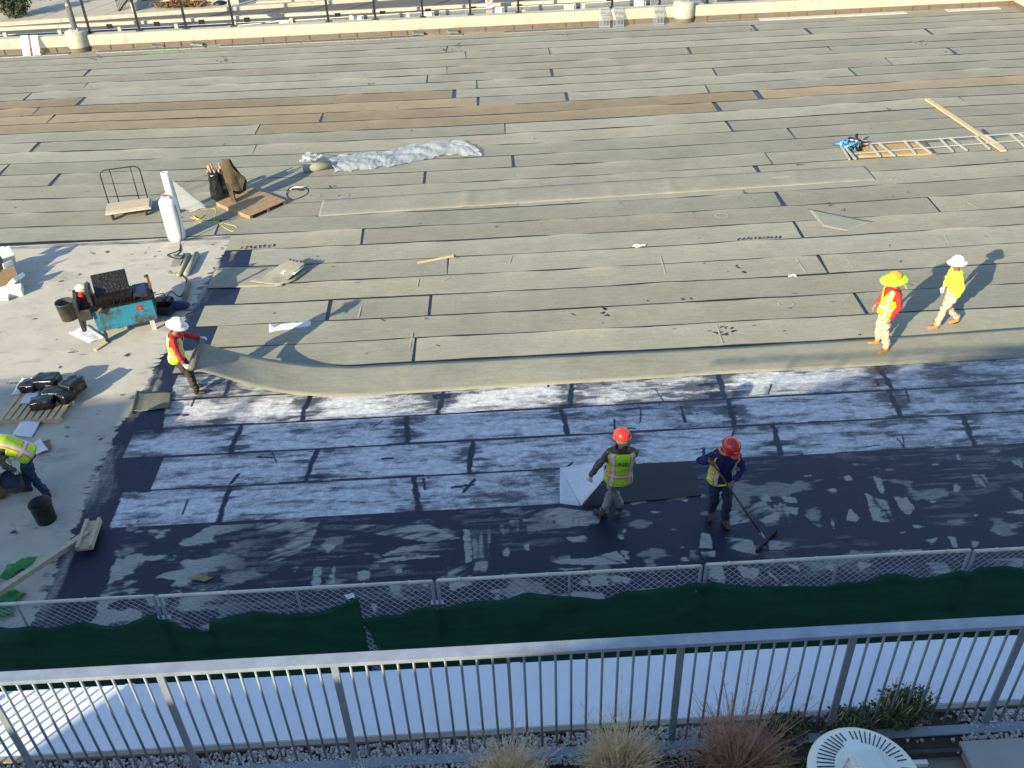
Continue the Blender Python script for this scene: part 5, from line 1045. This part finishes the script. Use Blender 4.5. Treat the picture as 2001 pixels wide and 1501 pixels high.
person((-6.20,15.47), 0, 'worker in red sleeves and white hard hat lifting the felt sheet',
 dict(P=(.04,-.16,.92), N=(.05,-.06,1.42), H=(.06,.03,1.585), RE=(.30,-.02,1.13), RW=(.42,.10,.93), RD=(.05,.5,-.8), RN=(-1,0,0), RC=.9, LE=(-.27,.10,1.14), LW=(-.40,.22,1.02), LD=(-.1,1,-.1), LN=(0,0,-1), LC=.5,
 RK=(.11,.02,.50), RA=(.10,.06,.10), RT=(0,1,-.0), LK=(-.10,-.05,.49), LA=(-.15,-.08,.10), LT=(0,1,0), hy=-8, hp=-16, tw=4),
 dict(skin=m_skin2, top=m_redcl, legs=m_char, boots=m_bootb, gloves=m_glove, vest=m_lime2, helmet=m_hw))
person((1.74,11.22), 93, 'worker seen from behind in lettered lime vest and red hard hat',
 dict(P=(.03,-.06,.93), N=(.06,-.05,1.44), H=(.07,-.02,1.60), LE=(-.31,-.08,1.17), LW=(-.43,-.12,.98), LD=(.05,.1,-1), LN=(.6,.8,0), LC=.8, RE=(.30,.12,1.17), RW=(.14,.33,1.05), RC=.7,
 RK=(-.02,.10,.50), fat=1.14, RA=(-.17,.02,.10), RT=(-.7,.5,0), LK=(-.02,.07,.50), LA=(.11,.12,.10), LT=(.2,1,0), hp=-12, hy=6),
 dict(skin=m_skin, top=m_camo, legs=m_greyt, boots=m_bootd, gloves=m_glove, vest=m_lime, helmet=m_hr, hk='cap', text='NE', collar=m_brn, balaclava=m_bal, top_name='jacket'), 1.03)
person((3.40,10.97), -80, 'worker in navy sweatshirt, open lime vest and red hard hat pushing a squeegee',
 dict(P=(.0,-.06,.93), N=(.0,-.01,1.43), H=(-.02,.07,1.575), RE=(.36,-.14,1.24), RW=(.27,.02,1.34), RD=(-.3,.4,-.3), RN=(-1,.1,-.3), RC=1.2, LE=(-.29,.06,1.10), LW=(-.07,.22,1.02), LD=(.8,.2,-.5), LN=(.2,.2,-1), LC=1.2,
 RK=(.10,.0,.50), RA=(.05,-.17,.10), RT=(.4,1,0), LK=(-.09,.08,.50), LA=(-.09,.06,.10), LT=(.0,1,0), hp=-32, hy=14, fat=1.12, tw=-6),
 dict(skin=m_skin2, top=m_navy, legs=m_jean, boots=m_bootd, vest=m_lime2, open=.50, helmet=m_hr, hk='cap', sticker=1, collar=m_tanc, top_name='sweatshirt'), 1.02)
person((7.80,15.72), 188, 'worker in red sleeves and lime vest with broad brimmed yellow hard hat',
 dict(P=(0,.03,.93), N=(0,-.02,1.44), H=(0,.03,1.60), LE=(-.27,-.04,1.14), LW=(-.30,.12,.90), LD=(0,.3,-1), LC=.5, RE=(.27,0,1.14), RW=(.24,.15,.92), RD=(0,.3,-1), RC=.5,
 RK=(.12,.03,.49), RA=(.17,-.02,.10), RT=(.1,1,0), LK=(-.11,.05,.49), LA=(-.15,-.04,.10), LT=(-.25,1,0), fat=1.08, bend=(0,.03,0), hp=-6),
 dict(skin=m_skin, top=m_redcl, legs=m_kh, boots=m_boott, vest=m_lime2, helmet=m_hy, hk='shade', shade=m_lshade))
person((9.42,16.42), 180, 'worker in plain lime long sleeves, khaki trousers and white hard hat walking left',
 dict(P=(0,-.02,.93), N=(0,.05,1.44), H=(0,.09,1.60), LE=(-.27,-.03,1.14), LW=(-.27,.06,.88), LD=(0,.2,-1), LC=.5, RE=(.27,.04,1.14), RW=(.25,.10,.89), RC=.5,
 RK=(.11,.02,.50), RA=(.12,-.33,.13), RT=(0,.95,-.25), LK=(-.10,.16,.50), LA=(-.08,.22,.10), LT=(0,1,0), fat=1.04, hp=0),
 dict(skin=m_skin2, top=m_limejk, legs=m_kh, boots=m_boott, helmet=m_hw, gloves=m_glove, top_name='jacket'), .94)
person((-8.30,12.55), 180, 'worker in blue jeans and lime vest bending forward at the left edge',
 dict(P=(.03,-.12,.92), N=(0,.33,1.17), H=(0,.50,1.16), bend=(0,-.06,.09), LE=(-.29,.13,.93), LW=(-.23,.03,.76), LD=(.1,.1,-1), LC=1., RE=(.15,.36,.92), RW=(.05,.26,.78), RD=(-.2,-.1,-1), RC=1.,
 RK=(.09,.10,.48), RA=(.12,.17,.10), RT=(.05,1,0), LK=(-.08,-.10,.48), LA=(-.10,-.24,.10), LT=(-.45,.8,0), hp=-45),
 dict(skin=m_skin, top=m_camo, legs=m_jean, boots=m_bootb, gloves=m_glove, vest=m_lime, helmet=m_hw, top_name='jacket'))
bk_ = empty('bucket', (-8.50,12.40,.36), label='dark bucket held tilted by the bending worker', cat='bucket'); bk_.rotation_euler = (.5,.25,0)
MB().lathe([(0,0),(.15,0),(.17,.32),(.18,.34),(.165,.34),(.14,.02),(0,.02)],28).build('pail', m_tarbl, bk_, True); MB().lathe([(0,.30),(.16,.30)],28).build('tar_fill', m_tar, bk_, True)
# squeegee
sq = empty('squeegee', (0,0,0), label='long brown handled squeegee pushed by the worker in navy', cat='squeegee')
E_ = G(1493,1052,.06); T_ = Vector((3.13,10.93,1.42)); MB().tube([T_, T_.lerp(E_,.5), E_], .016, 10).build('handle', mat('rust_brown_handle', (.16,.06,.035), .5), sq, True)
MB().bar(G(1478,1078,.04), G(1518,1036,.04), .03, .07).build('blade', m_black, sq); MB().tube([E_+(T_-E_)*.07, E_], .022, 10).build('socket', m_galv, sq)
